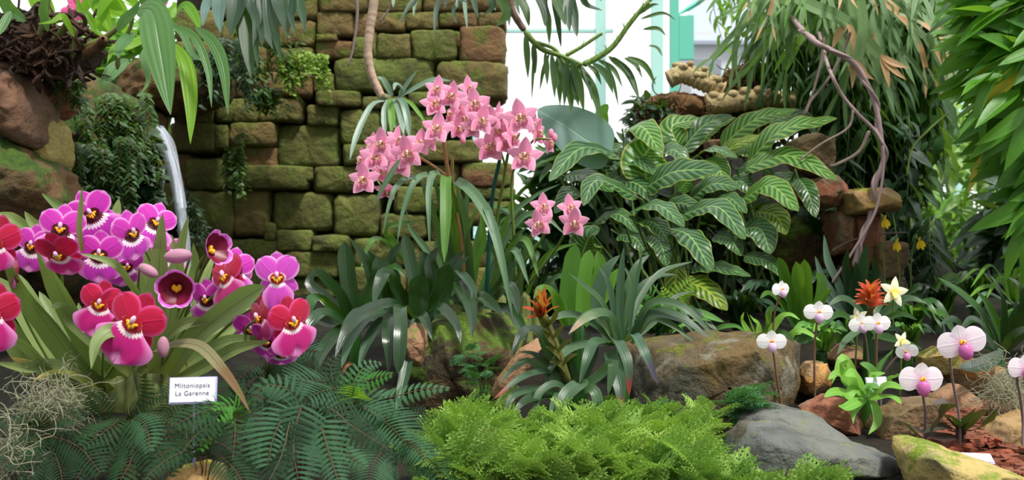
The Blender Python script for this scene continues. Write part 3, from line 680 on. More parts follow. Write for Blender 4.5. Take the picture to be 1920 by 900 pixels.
for pts, a in parse('''868,570 858,430,2.5 842,345,2.36 836,337,2.32 836,400,2.26 833,492,2.22 21 2.6 2.2 t
860,570 835,430,2.5 815,350,2.38 800,328,2.33 775,345,2.3 755,400,2.28 745,455,2.26 16 2.6 2.2
862,570 838,420,2.5 828,335,2.36 812,326,2.32 804,360,2.28 804,405,2.25 806,470,2.24 16 2.6 2.2
855,570 820,430,2.5 790,345,2.4 768,334,2.34 742,352,2.3 727,395,2.27 718,440,2.26 15 2.6 2.2
885,570 870,420,2.5 852,345,2.38 875,352,2.32 900,380,2.28 925,430,2.24 945,510,2.2 962,600,2.18 22 2.6 2.2
890,570 880,450,2.5 905,385,2.3 926,430,2.24 938,490,2.22 955,560,2.2 16 2.6 2.2
840,560 760,480 726,430 792,414 17 2.6 2.4
830,560 740,470 700,450 676,505 15 2.6 2.35
910,570 940,500 965,470 992,535 16 2.55 2.3
915,570 950,480 985,450 1010,520 16 2.6 2.4
900,560 960,430 1010,400 1060,440 14 2.6 2.5
895,560 950,420 1000,370 1050,345 13 2.7 2.6
870,560 865,460 875,380 880,345 18 2.65 2.6
880,570 893,480 905,420 920,375 18 2.65 2.6
860,560 845,480 852,420 862,395 18 2.65 2.6
900,570 925,480 945,430 955,400 15 2.65 2.6
870,570 800,470 770,430 762,395 14 2.7 2.7
975,560 980,500 1000,440 1035,405 13 2.6 2.5
985,560 1010,500 1040,470 1085,455 12 2.6 2.5
1000,570 1030,530 1060,520 1090,560 14 2.55 2.4
960,570 955,500 965,450 990,425 15 2.6 2.5
880,570 890,500 905,450 902,400 19 2.62 2.58
850,570 830,500 820,460 826,430 18 2.62 2.58
930,570 935,520 920,470 915,440 18 2.62 2.58'''):
    LF(cym, 'leaf', M_cleaf if R.random() < .75 else M_cleafb, pts, float(a[0]), float(a[1]), float(a[2]), 'tongue' if 't' in a else 'strap', fold=.35, ny=26, N=(0, -.85, .5))
LF(cym, 'leaf', M_cleaf, [(752, 296), (738, 318), (722, 345), (700, 384)], 12, 2.26, 2.24, 'lance', fold=.2)
for pts, mt, r in (([(866, 560), (868, 500), (857, 400), (842, 330), (832, 270), (824, 210), (830, 180)], M_tan, (5, 3)), ([(872, 560), (866, 460), (850, 360), (848, 290)], M_tan, (4, 3)),
    ([(870, 560), (868, 440), (850, 350), (810, 310), (760, 285), (720, 285)], M_tan, (4, 2.5)), ([(935, 540), (930, 430), (944, 340), (955, 280), (975, 250)], M_stalk, (4, 2.5)), ([(968, 540), (963, 440), (960, 330), (985, 295), (1000, 262), (1035, 262)], M_stalk, (3.5, 2)),
    ([(960, 540), (985, 490), (1020, 440), (1012, 400)], M_stalk, (3, 2)), ([(985, 540), (1040, 470), (1062, 430), (1072, 400)], M_stalk, (3, 2)), ([(950, 320), (930, 260), (900, 225), (880, 200)], M_stalk, (2.5, 2)), ([(720, 285), (700, 320), (715, 350)], M_stalk, (2, 1.5)), ([(824, 215), (850, 205), (880, 200), (900, 215)], M_stalk, (2, 1.6))):
    TB(cym, 'flower_stalk', mt, pts, r, 2.58, 2.36, 7)
TB(cym, 'support_stake', M_stake, [(912, 560), (922, 380), (937, 300), (940, 262)], (4, 3.5), 2.5, 2.42, 8)
n = 0
for f in '''820 167 48 0|847 180 52 0|815 194 52 8|880 165 44 30|890 194 56 5|912 202 40 60|847 214 46 -50|820 241 60 -5|858 240 46 40|904 226 56 10|922 223 46 5|935 215 46 60|976 220 66 0|1009 248 52 55|1030 268 46 65|920 274 64 -8|949 268 52 20|962 258 50 50|984 293 66 0|715 269 56 0|745 262 50 55|706 293 64 0|679 300 46 -45|764 287 64 0|788 268 50 10|806 262 46 45|751 305 60 10|682 337 60 -10|715 322 50 30|725 358 48 20|1019 387 48 10|1011 420 52 -10|1070 389 48 15|1076 418 56 0|868 222 44 20|860 200 44 -30|935 245 48 -20|1000 232 40 40|700 270 40 -20|738 292 48 -15|833 252 40 -60|1024 405 36 60|885 240 44 0|955 232 44 60'''.split('|'):
    q = [float(z) for z in f.split()]; d_ = R.uniform(2.28, 2.36) if q[3] in (0, 10, -10, 5, -5) else R.uniform(2.36, 2.42)
    put('Y', cym, P(q[0], q[1], d_), q[2]/FP*d_/.068*1.05, q[3]+R.uniform(-6, 6), R.uniform(-12, 12) if n != 29 else 50, R.uniform(-14, 14)); n += 1
for x, y in ((1040, 258), (1033, 250), (950, 262), (868, 262)): put('ybud', cym, P(x, y, 2.38), .9, 0, 0, R.uniform(-40, 40))

# ================================================================ WHITE SLIPPER ORCHIDS (right)
M_pw = petal_mat('white_slipper_petal', C(254, 252, 254), C(252, 248, 252), None, center=C(250, 240, 250), lines=.25, tr=.3, cw=.4)
M_pp = petal_mat('pink_veined_petal', C(254, 244, 252), C(248, 230, 246), C(252, 240, 252), center=C(236, 200, 228), lines=.4, tr=.3)
M_po = plain_mat('pink_pouch', C(226, 150, 202), .4, noise_amt=.12, scale=60, tr=.2); M_po2 = plain_mat('deep_pink_pouch', C(208, 110, 180), .4, noise_amt=.12, scale=60, tr=.2)
M_lilac = plain_mat('pale_lilac_pouch', C(228, 196, 228), .4, noise_amt=.08, scale=60, tr=.2)
s = NT('yellow_staminode'); n_ = s.noise(s.coord('Object'), 300, 2); c_ = s.mix(s.ramp(n_, .5, .56), C(244, 196, 70), C(190, 50, 50)); M_st = s.out(s.pbsdf(c_, .4, .4))
def paph(key, pm, po, wide=.046):
    a = MB(); petal(a, 90, .036, .034, .05, -.15, .1, 'oval'); petal(a, 270, .026, .026, .35, 0, .1, 'oval')
    petal(a, 4, .046, wide, -.02, .1, .12, 'round', 12, 10); petal(a, 176, .046, wide, -.02, .1, .12, 'round', 12, 10)
    b = MB(); V = []; Q = []; U = []; n1, n2 = 12, 18        # open pouch
    for i in range(n1+1):
        an = math.radians(28+i/n1*150); rr = .0135*math.sin(an)
        for k in range(n2):
            be = 6.2832*k/n2; V.append((rr*math.cos(be), -.012+rr*.95*math.sin(be), -.016+.0165*math.cos(an))); U.append((k/n2, i/n1))
    for i in range(n1):
        for k in range(n2): q = (k+1) % n2; Q.append((i*n2+k, i*n2+q, (i+1)*n2+q, (i+1)*n2+k))
    b.add(V, Q, U)
    c = MB(); ball(c, (0, -.008, .001), .0068, 1, .45, .95, 0, 8)
    ftemplate(key, [('flower', a, pm), ('pouch', b, po), ('staminode', c, M_st)])
paph('W', M_pw, M_lilac); paph('X', M_pp, M_po2, .05); paph('Z', M_pw, M_po, .048)
M_pst = plain_mat('brown_downy_stem', C(140, 104, 84), .7, noise_amt=.15, scale=40); M_pst2 = plain_mat('grey_mauve_stem', C(120, 104, 106), .6, noise_amt=.1)
M_dlf = leaf_mat('dark_mottled_leaf', C(70, 44, 46), C(44, 52, 40), rib=C(96, 60, 60), rough=.4, tr=.08, streak=.2)
M_glf = leaf_mat('slipper_leaf', C(96, 150, 60), C(66, 120, 50), rib=C(130, 180, 90), rough=.4, tr=.25)
def slipper(key, px, py, wpx, d, stem, yaw, pitch, roll, label, leaves=(), lm=M_glf, sm_=M_pst, base_d=None):
    bd = base_d or d+.05; bx_, by_ = stem[-1]; g = G(bx_, bd)
    t = thing('slipper_orchid', g, label, 'orchid', 'white slipper orchids'); c = P(px, py, d); t_ = [c+Vector((0, .004, -.004))]
    for i, (x, y) in enumerate(stem): t_.append(P(x, y, d+.012+(bd-d)*(i+1)/len(stem)))
    t_.append(g+Vector((0, 0, -.01)))
    mb = MB(); tube(mb, t_, .0023, 7, 24); mb.build('stem', sm_, t)
    put(key, t, c, wpx/FP*d/.094, yaw, pitch, roll)
    mb = MB(); ball(mb, (g.x, g.y, g.z), .008, 1, 1, .8, 0, 6); mb.build('crown', M_glf, t)
    for l in leaves:
        w_, pts = l; LF(t, 'leaf', lm, [(bx_, by_+8)]+list(pts), w_, bd, bd-.12, 'lance', fold=.3, N=(0, -.5, .8))
    return t
slipper('W', 1465, 543, 45, 2.2, [(1451, 600), (1450, 700)], 30, 0, 0, 'highest white slipper orchid, beside the upright lime green leaves', [(14, [(1420, 640), (1400, 585)])])
slipper('W', 1535, 586, 58, 2.05, [(1528, 640), (1527, 700), (1528, 750)], 0, 0, 2, 'white slipper orchid on a tall stem in front of the ochre block')
slipper('W', 1447, 641, 58, 2.0, [(1451, 667), (1457, 710), (1465, 765)], -5, 0, 0, 'white slipper orchid in front of the right end of the big boulder')
slipper('W', 1645, 607, 56, 2.05, [(1643, 640), (1643, 713)], 5, 0, 0, 'white slipper orchid below the red flower, in front of its pale twin')
slipper('W', 1617, 608, 52, 2.15, [(1624, 640), (1629, 704)], -20, -10, -12, 'white slipper orchid half hidden behind the one below the red flower', sm_=M_pst2)
slipper('Z', 1700, 660, 46, 2.0, [(1683, 668), (1661, 695), (1652, 720)], -40, 10, -14, 'small drooping white slipper orchid on a curved stem', sm_=M_pst2)
slipper('X', 1804, 643, 92, 1.75, [(1782, 662), (1784, 700), (1799, 786)], -12, 0, -16, 'large tilted lilac slipper orchid with dark stem above the purple leaves', sm_=M_pst2)
slipper('X', 1728, 712, 86, 1.68, [(1731, 744), (1735, 780), (1734, 820)], 0, 0, 0, 'lowest white slipper orchid, with deep pink pouch above the rocks', [(30, [(1780, 760), (1745, 758)]), (22, [(1700, 800), (1690, 790)])], M_dlf, M_pst2)
slipper('X', 1922, 690, 70, 1.7, [(1907, 709), (1912, 740), (1918, 790)], 10, 0, 0, 'slipper orchid half cut off beside the hanging grey moss', sm_=M_pst2)
pl = thing('purple_leaved_orchid', G(1800, 1.85), 'low orchid with dark purple mottled leaves among the bark chips', 'plant')
for pts, a in parse('''1800,810 1770,780 1740,750 28 1.85 1.7
1805,815 1790,790 1785,780 34 1.85 1.75
1805,810 1830,780 1858,768 24 1.85 1.7
1800,812 1770,800 1730,812 26 1.85 1.7
1795,818 1750,820 1695,795 30 1.82 1.68
1812,812 1850,795 1870,765 18 1.85 1.75
1800,815 1810,790 1830,765 20 1.88 1.8'''):
    LF(pl, 'leaf', M_dlf, pts, float(a[0]), float(a[1]), float(a[2]), 'lance', fold=.3, N=(0, -.6, .8), cup=.1)
mb = MB(); g = G(1800, 1.85); tube(mb, [g+Vector((0, 0, -.01)), g+Vector((0, 0, .03)), P(1802, 812, 1.85)], .008, 8); mb.build('stem', M_dlf, pl)
# pale yellow star flowers
M_crm = petal_mat('cream_petal', C(250, 246, 222), C(244, 240, 196), None, center=C(238, 226, 130), lines=.2, tr=.3); M_crml = plain_mat('lemon_lip', C(240, 226, 110), .4, noise_amt=.05, tr=.2)
a = MB()
for k in range(5): petal(a, 90+72*k, .032, .017, -.05, .1, .15, 'point')
b = MB(); petal(b, 270, .014, .014, -.6, .2, -.3, 'oval'); petal(b, 180, .01, .01, -.5); petal(b, 0, .01, .01, -.5)
ftemplate('S', [('flower', a, M_crm), ('lip', b, M_crml)])
for i, (px, py, wpx, d, yaw, roll, lab) in enumerate(((1677, 547, 62, 2.25, 10, 12, 'cream star flowered orchid just right of the red flower'), (1608, 596, 44, 2.25, -40, -20, 'cream orchid behind the white slipper pair'), (1692, 640, 42, 2.08, 20, 30, 'lemon tinted orchid above the small drooping slipper'))):
    g = G(px-8, d+.08); t = thing('star_orchid', g, lab, 'orchid', 'cream star orchids'); c = P(px, py, d)
    mb = MB(); tube(mb, [c+Vector((0, .006, 0)), c+Vector((.008, .03, -.05)), g+Vector((0, 0, -.01))], .002, 6, 12); mb.build('stem', M_stalk, t)
    put('S', t, c, wpx/FP*d/.066, yaw, -10, roll)
# ================================================================ STRAP LEAVED PLANTS (middle)
M_gl = leaf_mat('glossy_dark_strap', C(28, 62, 22), C(13, 36, 16), rough=.22, tr=.10, streak=.25, spec=.6, var=.9)
M_glb = leaf_mat('glossy_green_strap', C(50, 100, 30), C(28, 70, 26), rough=.28, tr=.30, streak=.3)
M_blue = leaf_mat('blue_green_strap', C(52, 86, 54), C(30, 60, 38), rough=.34, tr=.12, streak=.3)
def plant(name, px, d, label, cat='plant', crown=None, cr=.02, ch=.06, group=None, dz=0, ppy=None):
    g = G(px, d, dz)
    t = thing(name, g, label, cat, group)
    top = P(px, ppy, d) if ppy else g+Vector((0, 0, ch))
    if top.z < g.z+.02: top.z = g.z+.02
    mb = MB(); tube(mb, [g+Vector((0, 0, -.015)), g.lerp(top, .5), top], lambda v: cr*(1-.4*v), 9); mb.build('stem', crown or M_glb, t)
    return t
def leaves(t, data, mat, mats=None, prob=0, **k):
    for pts, a in parse(data):
        m_ = mats if mats and R.random() < prob else mat
        kd = {'t': 'tongue', 'l': 'lance', 'o': 'oval', 'g': 'grass'}.get(a[3] if len(a) > 3 else '', 'strap')
        kk = dict(fold=.3, N=(R.uniform(-.25, .25), -.8, .6), ny=16); kk.update(k)
        LF(t, 'leaf', m_, pts, float(a[0]), float(a[1]), float(a[2]), kd, **kk)
t1 = plant('strap_leaved_bromeliad', 665, 2.3, 'glossy dark strap-leaved bromeliad at the foot of the mossy wall', ppy=600)
leaves(t1, '''665,610 658,560 650,500 646,452 32 2.3 2.3 t
660,610 640,560 615,530 588,505 26 2.3 2.2 t
655,610 620,580 590,560 575,600 30 2.3 2.15
665,615 640,600 600,590 560,640 30 2.25 2.1
670,615 690,560 710,520 706,480 30 2.3 2.3 t
670,615 700,570 690,500 655,445 22 2.35 2.3
675,612 700,600 670,590,2.15 628,665,2.05 28 2.25 2.05
668,615 640,620 610,650 590,700 26 2.25 2.05
660,612 610,560 580,530 600,500 24 2.35 2.4
672,615 720,580 735,545 740,500 28 2.35 2.35 t
675,615 710,540 740,500 760,520 24 2.3 2.25
650,612 600,600 560,570 545,590 26 2.4 2.3''', M_gl, M_glb, .35)
t2 = plant('strap_leaved_bromeliad', 785, 2.24, 'dark bromeliad with long blue-green leaves hanging over the pedestal rock', ppy=585)
leaves(t2, '''785,598 785,560 786,540 787,515 38 2.22 2.2 t
790,598 775,520 764,470 758,438 26 2.26 2.26 t
800,598 825,560 835,520 842,495 36 2.26 2.24 t
770,598 742,570,2.15 690,582,2.08 650,620,2.02 628,672,1.98 26 2.22 2
775,598 752,575,2.12 752,610,2.06 750,660,2.03 746,702,2.02 26 2.2 2.02 t
780,598 735,590,2.15 727,630,2.08 729,670,2.06 728,700,2.05 23 2.2 2.06
790,598 820,575,2.15 842,590,2.1 858,615,2.06 864,646,2.04 22 2.22 2.04
785,598 790,590,2.12 800,605,2.08 812,640,2.05 20 2.2 2.05
760,598 700,590 660,630 640,690 24 2.2 2
780,590 812,540 808,490 824,462 30 2.3 2.3
775,595 745,545 725,510 708,540 700,572 26 2.3 2.15
770,595 735,520 735,480 760,450 24 2.35 2.35
795,595 850,540 860,500 880,480 26 2.35 2.35
780,598 770,640,2.1 760,700,2.05 742,775,2.0 24 2.15 2.0
765,598 720,560 700,500 690,470 26 2.36 2.34 t
790,595 805,560 800,500 790,470 28 2.34 2.34 t
760,598 720,600 690,640 672,690 22 2.2 2.05''', M_gl, M_blue, .4)
t3 = plant('strap_leaved_bromeliad', 880, 2.36, 'dark bromeliad growing at the base of the pink cymbidium', ppy=560)
leaves(t3, '''880,575 858,525,2.3 878,560,2.2 886,600,2.15 885,632,2.12 30 2.36 2.12
885,575 860,512,2.3 885,540,2.22 889,580,2.18 20 2.36 2.16
890,575 900,555 925,575 940,590 24 2.36 2.25
895,575 930,560 950,535 965,560 972,590 28 2.4 2.2
875,575 860,530 850,500 870,470 28 2.45 2.45
900,575 940,540 960,500 975,490 26 2.45 2.45
870,575 840,560 825,575 815,600 24 2.36 2.2
905,575 950,580 975,610 985,640 24 2.36 2.2''', M_gl, M_blue, .25)
# upright lime broad leaves
M_lime = leaf_mat('lime_strap', C(92, 140, 42), C(62, 112, 36), rough=.3, tr=.35, streak=.25)
t4 = plant('upright_bromeliad', 1085, 2.2, 'upright pale green bromeliad leaves behind the red flowered one', ppy=600)
leaves(t4, '''1068,610 1064,560 1070,510 1080,458 32 2.2 2.2 t
1092,610 1092,560 1098,510 1106,468 28 2.22 2.25 t
1080,610 1110,560 1125,510 1120,470 26 2.3 2.3 t
1060,610 1040,560 1020,540 1000,560 22 2.2 2.1
1095,610 1130,560 1150,520 1170,500 26 2.3 2.3''', M_lime)
# arching grey-green bromeliad with red tips
M_rt = leaf_mat('red_tipped_strap', C(62, 92, 60), C(46, 72, 52), rough=.36, tr=.12, streak=.4, tip=C(140, 40, 42), tipv=.8)
M_pt = leaf_mat('purple_tipped_strap', C(58, 92, 66), C(44, 74, 60), rough=.32, tr=.12, streak=.3, tip=C(70, 60, 84), tipv=.7)
M_gg = leaf_mat('grey_green_strap', C(70, 100, 62), C(44, 74, 46), rough=.36, tr=.15, streak=.35)
M_tt = leaf_mat('tan_tipped_strap', C(104, 122, 86), C(84, 100, 72), rough=.4, tr=.12, streak=.35, tip=C(150, 124, 96), tipv=.75)
t5 = plant('arching_bromeliad', 1165, 1.98, 'arching bromeliad with purple and red leaf tips hanging in front of the boulder', ppy=640)
leaves(t5, '''1166,640 1162,580 1165,510 1170,462 16 1.98 2.0
1180,630 1186,570 1195,520 1206,465 9 1.98 2.0
1155,640 1150,580 1140,530 1122,498 13 1.98 2.0
1150,630 1130,570 1100,540 1066,512 14 1.98 1.9
1180,620 1200,560 1240,510 1300,490 12 2.0 2.1
1170,640 1178,560 1195,500 1218,478 24 2.05 2.1
1140,640 1120,570 1135,510 1162,478 28 2.06 2.1
1185,630 1220,570 1280,575 1342,634 16 1.98 1.9
1185,635 1215,590 1280,600 1332,636 20 1.98 1.92
1185,632 1230,585 1270,590 1303,628 13 2.0 1.95
1160,640 1140,590,1.95 1098,596,1.9 1066,628,1.86 22 1.98 1.86
1150,645 1118,640,1.88 1102,670,1.84 1086,722,1.82 22 1.95 1.82
1150,645 1080,650,1.88 1040,680,1.84 1020,722,1.82 21 1.95 1.82
1185,645 1220,600 1260,610 1300,640 14 2.02 1.95
1170,640 1185,560 1230,520 1270,515 16 2.05 2.1
1150,640 1100,600 1060,590 1010,610 17 1.98 1.9
1175,640 1178,580 1185,530 1170,500 14 2.04 2.06
1185,640 1230,600 1262,560 1300,545 12 2.05 2.1''', M_gg, M_blue, .35)
leaves(t5, '''1175,640 1190,628,1.9 1210,665,1.86 1234,722,1.85 19 1.96 1.85''', M_pt)
leaves(t5, '''1150,645 1158,640,1.88 1176,680,1.84 1180,742,1.83 22 1.95 1.83
1140,660 1150,680,1.86 1162,725,1.82 1165,775,1.8 27 1.92 1.8''', M_rt, ny=22)
leaves(t5, '''1150,640 1120,595,1.92 1095,600,1.88 1066,626,1.86 20 1.98 1.86''', M_tt)
# red flowered bromeliad
M_brac = leaf_mat('orange_red_bract', C(222, 92, 62), C(198, 60, 46), rough=.45, tr=.3, streak=.3, base=C(150, 122, 60)); M_bolv = leaf_mat('olive_sheath', C(112, 112, 54), C(92, 88, 48), rough=.45, tr=.1)
t6 = plant('flowering_bromeliad', 1066, 1.86, 'bromeliad with orange-red tufted flower head on an olive stem', ppy=720)
leaves(t6, '''1066,735 1040,700,1.84 985,705,1.78 926,748,1.74 16 1.86 1.74''', M_rt, ny=22)
leaves(t6, '''1062,740 1020,742,1.8 985,752,1.76 962,775,1.74 24 1.86 1.74
1075,740 1090,720,1.8 1060,745,1.76 1040,800,1.74 30 1.86 1.74
1060,735 1050,740,1.8 1030,775,1.76 20 1.84 1.76
1070,735 1035,690 1000,665 972,660 16 1.88 1.8
1060,730 1020,640,1.86 985,620,1.82 958,668,1.78 24 1.88 1.78
1070,725 1045,640 1020,620 985,610 20 1.9 1.86
1075,735 1100,690 1112,650 1100,620 22 1.92 1.94
1066,735 1040,720 1010,740 1000,790 16 1.82 1.76
1070,735 1075,700 1060,670 1068,640 18 1.9 1.9
1060,738 1000,730,1.8 960,745,1.76 945,790,1.74 18 1.86 1.74
1080,735 1130,700 1150,680 1140,740 22 1.84 1.8
1080,738 1110,730 1120,760 1100,800 22 1.82 1.78
1062,735 1000,680 965,690 935,720 15 1.84 1.78''', M_gg, M_gl, .4)
TB(t6, 'flower_stem', M_bolv, [(1066, 720), (1045, 660), (1025, 610), (1016, 590)], (9, 10), 1.86, 1.78, 9)
for i in range(9):
    k = i/9; y = 700-k*110; x = 1060-k*44; sd = 1 if i % 2 else -1
    LF(t6, 'sheath', M_bolv, [(x, y), (x+sd*14, y-14), (x+sd*30*(1-.3*k), y-22-20*k)], 20, 1.84-.05*k, 1.80-.05*k, 'lance', fold=.5)
for k, (dx, dy, w_) in enumerate(((-38, -18, 13), (-26, -34, 14), (-8, -54, 16), (6, -60, 16), (24, -44, 13), (34, -20, 11), (-18, -8, 12), (18, -28, 16), (-4, -34, 18), (10, -46, 14), (-30, 4, 11), (-14, -44, 13), (0, -20, 18))):
    LF(t6, 'bract', M_brac, [(1016, 596), (1016+dx*.5, 592+dy*.55), (1016+dx, 594+dy)], w_, 1.78, 1.75-.02*(k % 3), 'lance', fold=.5, ny=10)

# ================================================================ STRIPED LEAVES (calathea)
M_cal = leaf_mat('zebra_leaf', C(42, 84, 40), C(28, 64, 34), rib=C(150, 190, 110), ribw=.035, rough=.3, tr=.2, streak=.1, stripes=(C(82, 124, 66), 10, 4, .10), edge=C(140, 166, 70))
M_calb = leaf_mat('zebra_leaf_bright', C(62, 122, 42), C(40, 92, 36), rib=C(180, 214, 120), ribw=.035, rough=.35, tr=.4, streak=.1, stripes=(C(132, 178, 80), 11, 4, .12), edge=C(190, 190, 90), tip=C(150, 120, 60), tipv=.97)
M_caly = leaf_mat('zebra_leaf_yellow', C(60, 110, 36), C(50, 96, 36), rib=C(190, 200, 70), ribw=.05, rough=.35, tr=.35, streak=.1, stripes=(C(150, 170, 50), 8, 4, .16), edge=C(196, 180, 60))
M_pet = plain_mat('leaf_stalk', C(92, 120, 60), .5, noise_amt=.15)
CAL = [('zebra_plant', 1265, 3.1, 'broad leaved zebra plant in front of the root mound', '''1175,243 1205,238 1238,284 42 3.1 2.9 b
1272,275 1262,235 1322,224 40 3.15 3.2 b
1276,285 1320,235 1372,216 30 3.15 3.2
1160,292 1090,278 1030,340 42 3.0 2.75
1212,342 1210,290 1240,262 66 2.95 3.0 b
1212,352 1265,322 1352,318 52 2.9 2.75
1190,368 1120,338 1094,386 36 2.85 2.65
1180,398 1235,385 1283,426 40 2.8 2.6
1112,418 1160,402 1196,436 34 2.85 2.7
1205,412 1230,420 1255,455 38 2.75 2.65
1257,428 1295,445 1334,508 48 2.75 2.55
1280,402 1345,388 1398,448 42 2.8 2.6
1298,505 1345,500 1408,518 30 2.75 2.6
1290,378 1335,345 1388,352 38 2.95 2.8
1272,358 1300,330 1322,335 24 2.95 2.9 b
1295,300 1335,278 1382,296 28 3.1 2.9
1145,312 1190,298 1240,330 34 3.05 2.9
1060,330 1100,330 1150,360 32 3.05 2.9
1150,340 1195,345 1230,380 34 3.0 2.85
1090,480 1105,445 1125,430 46 2.75 2.7
1230,300 1262,280 1290,310 34 3.1 3.0
1320,300 1345,310 1360,350 34 3.0 2.9 b
1240,395 1275,380 1320,400 32 2.95 2.8
1330,380 1365,370 1400,400 34 3.0 2.85
1100,370 1070,360 1040,400 30 3.0 2.85
1160,440 1190,445 1215,480 30 2.95 2.85
1130,350 1160,330 1200,330 30 3.1 3.05
1220,440 1240,460 1250,500 30 2.9 2.8
1340,440 1370,450 1390,480 30 2.95 2.85
1110,300 1150,280 1190,290 26 3.15 3.1
1060,300 1090,270 1140,262 30 3.2 3.15
1180,280 1215,262 1260,262 30 3.2 3.15
1270,500 1268,540 1290,580 30 2.75 2.65 y
1275,530 1320,540 1364,582 38 2.72 2.62 y'''),
 ('zebra_plant', 1420, 3.2, 'zebra plant with the long brightly striped leaf beside the rock pile', '''1402,305 1465,245 1570,222 50 3.05 2.85 b
1352,275 1415,225 1492,206 38 3.2 3.1 b
1398,315 1480,292 1572,338 36 3.0 2.8 b
1392,374 1445,348 1497,396 40 2.95 2.75 b
1497,335 1515,360 1530,408 28 3.0 2.9
1388,430 1425,430 1445,476 46 2.9 2.8
1418,396 1455,405 1474,440 36 3.0 2.9 y
1338,302 1385,268 1442,252 22 3.15 3.05 y
1382,330 1420,310 1450,330 30 3.05 2.95
1370,290 1400,280 1430,300 30 3.15 3.05 b
1430,350 1470,335 1510,350 30 3.1 3.0
1300,270 1340,235 1380,220 24 3.3 3.3 b
1440,230 1500,215 1530,250 24 3.25 3.2
1360,350 1390,340 1420,370 30 3.05 2.95
1395,480 1440,490 1470,520 26 3.0 2.9''')]
for nm, bx_, bd, lab, data in CAL:
    t = thing(nm, G(bx_, bd), lab, 'plant', None); t['group'] = 'zebra plants'
    for pts, a in parse(data):
        k = a[3] if len(a) > 3 else ''
        mt = {'b': M_calb, 'y': M_caly}.get(k, M_cal)
        d0, d1 = float(a[1]), float(a[2])
        W = [P(x, y, d0+(d1-d0)*i/(len(pts)-1)) for i, (x, y) in enumerate(pts)]
        up_ = (W[0]-W[-1]); mid = W[0].lerp(W[-1], .5)
        mb = MB(); ribbon(mb, W, float(a[0])*1.4/FP*(d0+d1)/2, 'egg', N=(R.uniform(-.3, .3), -.75, .65), fold=.16, ripple=.05, ny=22, nx=12, cup=.15, freq=3.5); mb.build('leaf', mt, t)
        g = G(bx_+R.uniform(-70, 70), bd+R.uniform(-.08, .1)); w0 = W[0]; dr = (W[0]-W[1]).normalized()
        mb = MB(); tube(mb, [g+Vector((0, 0, -.01)), g.lerp(w0, .55)+Vector((0, .03, -.04)), w0+dr*.03, w0], (.0055, .003), 6, 12); mb.build('leaf_stalk', M_pet, t)
# big smooth grey leaf
M_big = leaf_mat('big_grey_green_leaf', C(134, 166, 158), C(122, 156, 148), rib=C(150, 186, 160), ribw=.025, rough=.45, tr=.15, streak=.15)
t = thing('canna', G(1150, 3.3), 'plant with one huge smooth blue-grey leaf above the zebra plants', 'plant')
mb = MB(); ribbon(mb, [P(1148, 285, 3.0), P(1100, 262, 2.97), P(1060, 235, 2.96), P(1008, 205, 2.98)], .155, 'egg', N=(-.05, -.95, .25), fold=.12, ny=24, nx=12); mb.build('leaf', M_big, t)
mb = MB(); g = G(1150, 3.3); tube(mb, [g, P(1165, 450, 3.2), P(1158, 300, 3.05), P(1148, 285, 3.0)], (.012, .004), 8, 16); mb.build('leaf_stalk', M_pet, t)
mb = MB(); ribbon(mb, [P(1135, 240, 3.2), P(1128, 215, 3.2), P(1140, 195, 3.2)], .04, 'oval', N=(0, -1, .2)); mb.build('young_leaf', M_lime, t)
mb = MB(); tube(mb, [P(1165, 330, 3.2), P(1150, 280, 3.2), P(1135, 238, 3.2)], .004, 6, 8); mb.build('stem', M_pet, t)
# ================================================================ FERNS
def pinna(mb, a, dirv, sidev, upv, L, wd, n, r, droop=.25, m=0):
    """lobed leaflet"""
    ax = []
    for i in range(n+1):
        t = i/n; ax.append(a+dirv*(L*t)-upv*(droop*L*t*t))
    V = []; Q = []; U = []
    for i in range(n):
        t = i/n; k = wd*(1-t)**.7*(.55+.45*min(1, t*5)); d = (ax[i+1]-ax[i]); p0, p1 = ax[i], ax[i+1]
        for s_ in (1, -1):
            b = len(V); tip = p0+d*1.7+sidev*(s_*k)-upv*(k*.1); mid = p0+sidev*(s_*k*.62)+d*.5
            V += [p0, mid, tip, p1]; Q.append((b, b+1, b+2, b+3) if s_ > 0 else (b+3, b+2, b+1, b)); U += [(.5, t), (.5+.25*s_, t), (.5+.45*s_, t), (.5, t)]
    mb.add(V, Q, U, r, m)
def frond(parent, mat, pts, maxw, npair=22, lobes=8, N=(0, -.7, .7), shape='tri', ang=.35, name='frond', stem0=.12, smat=None, mb=None, droop=.25):
    own = mb is None; mb = mb or MB(); Cc = spline(pts, npair*2+4); n = len(Cc)-1; Nn = Vector(N).normalized(); L = sum((Cc[i+1]-Cc[i]).length for i in range(n))
    r = R.random(); tube(mb, Cc[::4]+[Cc[-1]], (L*.006, L*.0015), 5, 14, m=1, r=r)
    for i in range(int(n*stem0), n):
        v = (i/n-stem0)/(1-stem0); T = (Cc[min(n, i+1)]-Cc[i-1]).normalized(); S = T.cross(Nn).normalized(); Up = S.cross(T)
        if shape == 'tri': w_ = (1-v)**.8*min(1, .55+v*3)
        elif shape == 'lance': w_ = math.sin(math.pi*min(1, (.12+.88*v)))**.7
        w_ = maxw*max(.05, w_)*R.uniform(.9, 1.08)
        for s_ in (1, -1):
            d = (S*s_*math.cos(ang)+T*math.sin(ang)).normalized(); sd = d.cross(Up).normalized()
            pinna(mb, Cc[i], d, sd, Up, w_, L/n*.52, max(3, int(lobes*(1-v*.6))), min(1, max(0, r+R.uniform(-.1, .1))), droop)
    if own: return mb.build(name, [mat, smat or M_fst], parent)
def fern_mat(name, a, b, tr=.25, rough=.5): return leaf_mat(name, a, b, rough=.6, tr=tr, streak=.1, spec=.2)
M_fst = plain_mat('brown_frond_stalk', C(84, 66, 40), .6, noise_amt=.1)
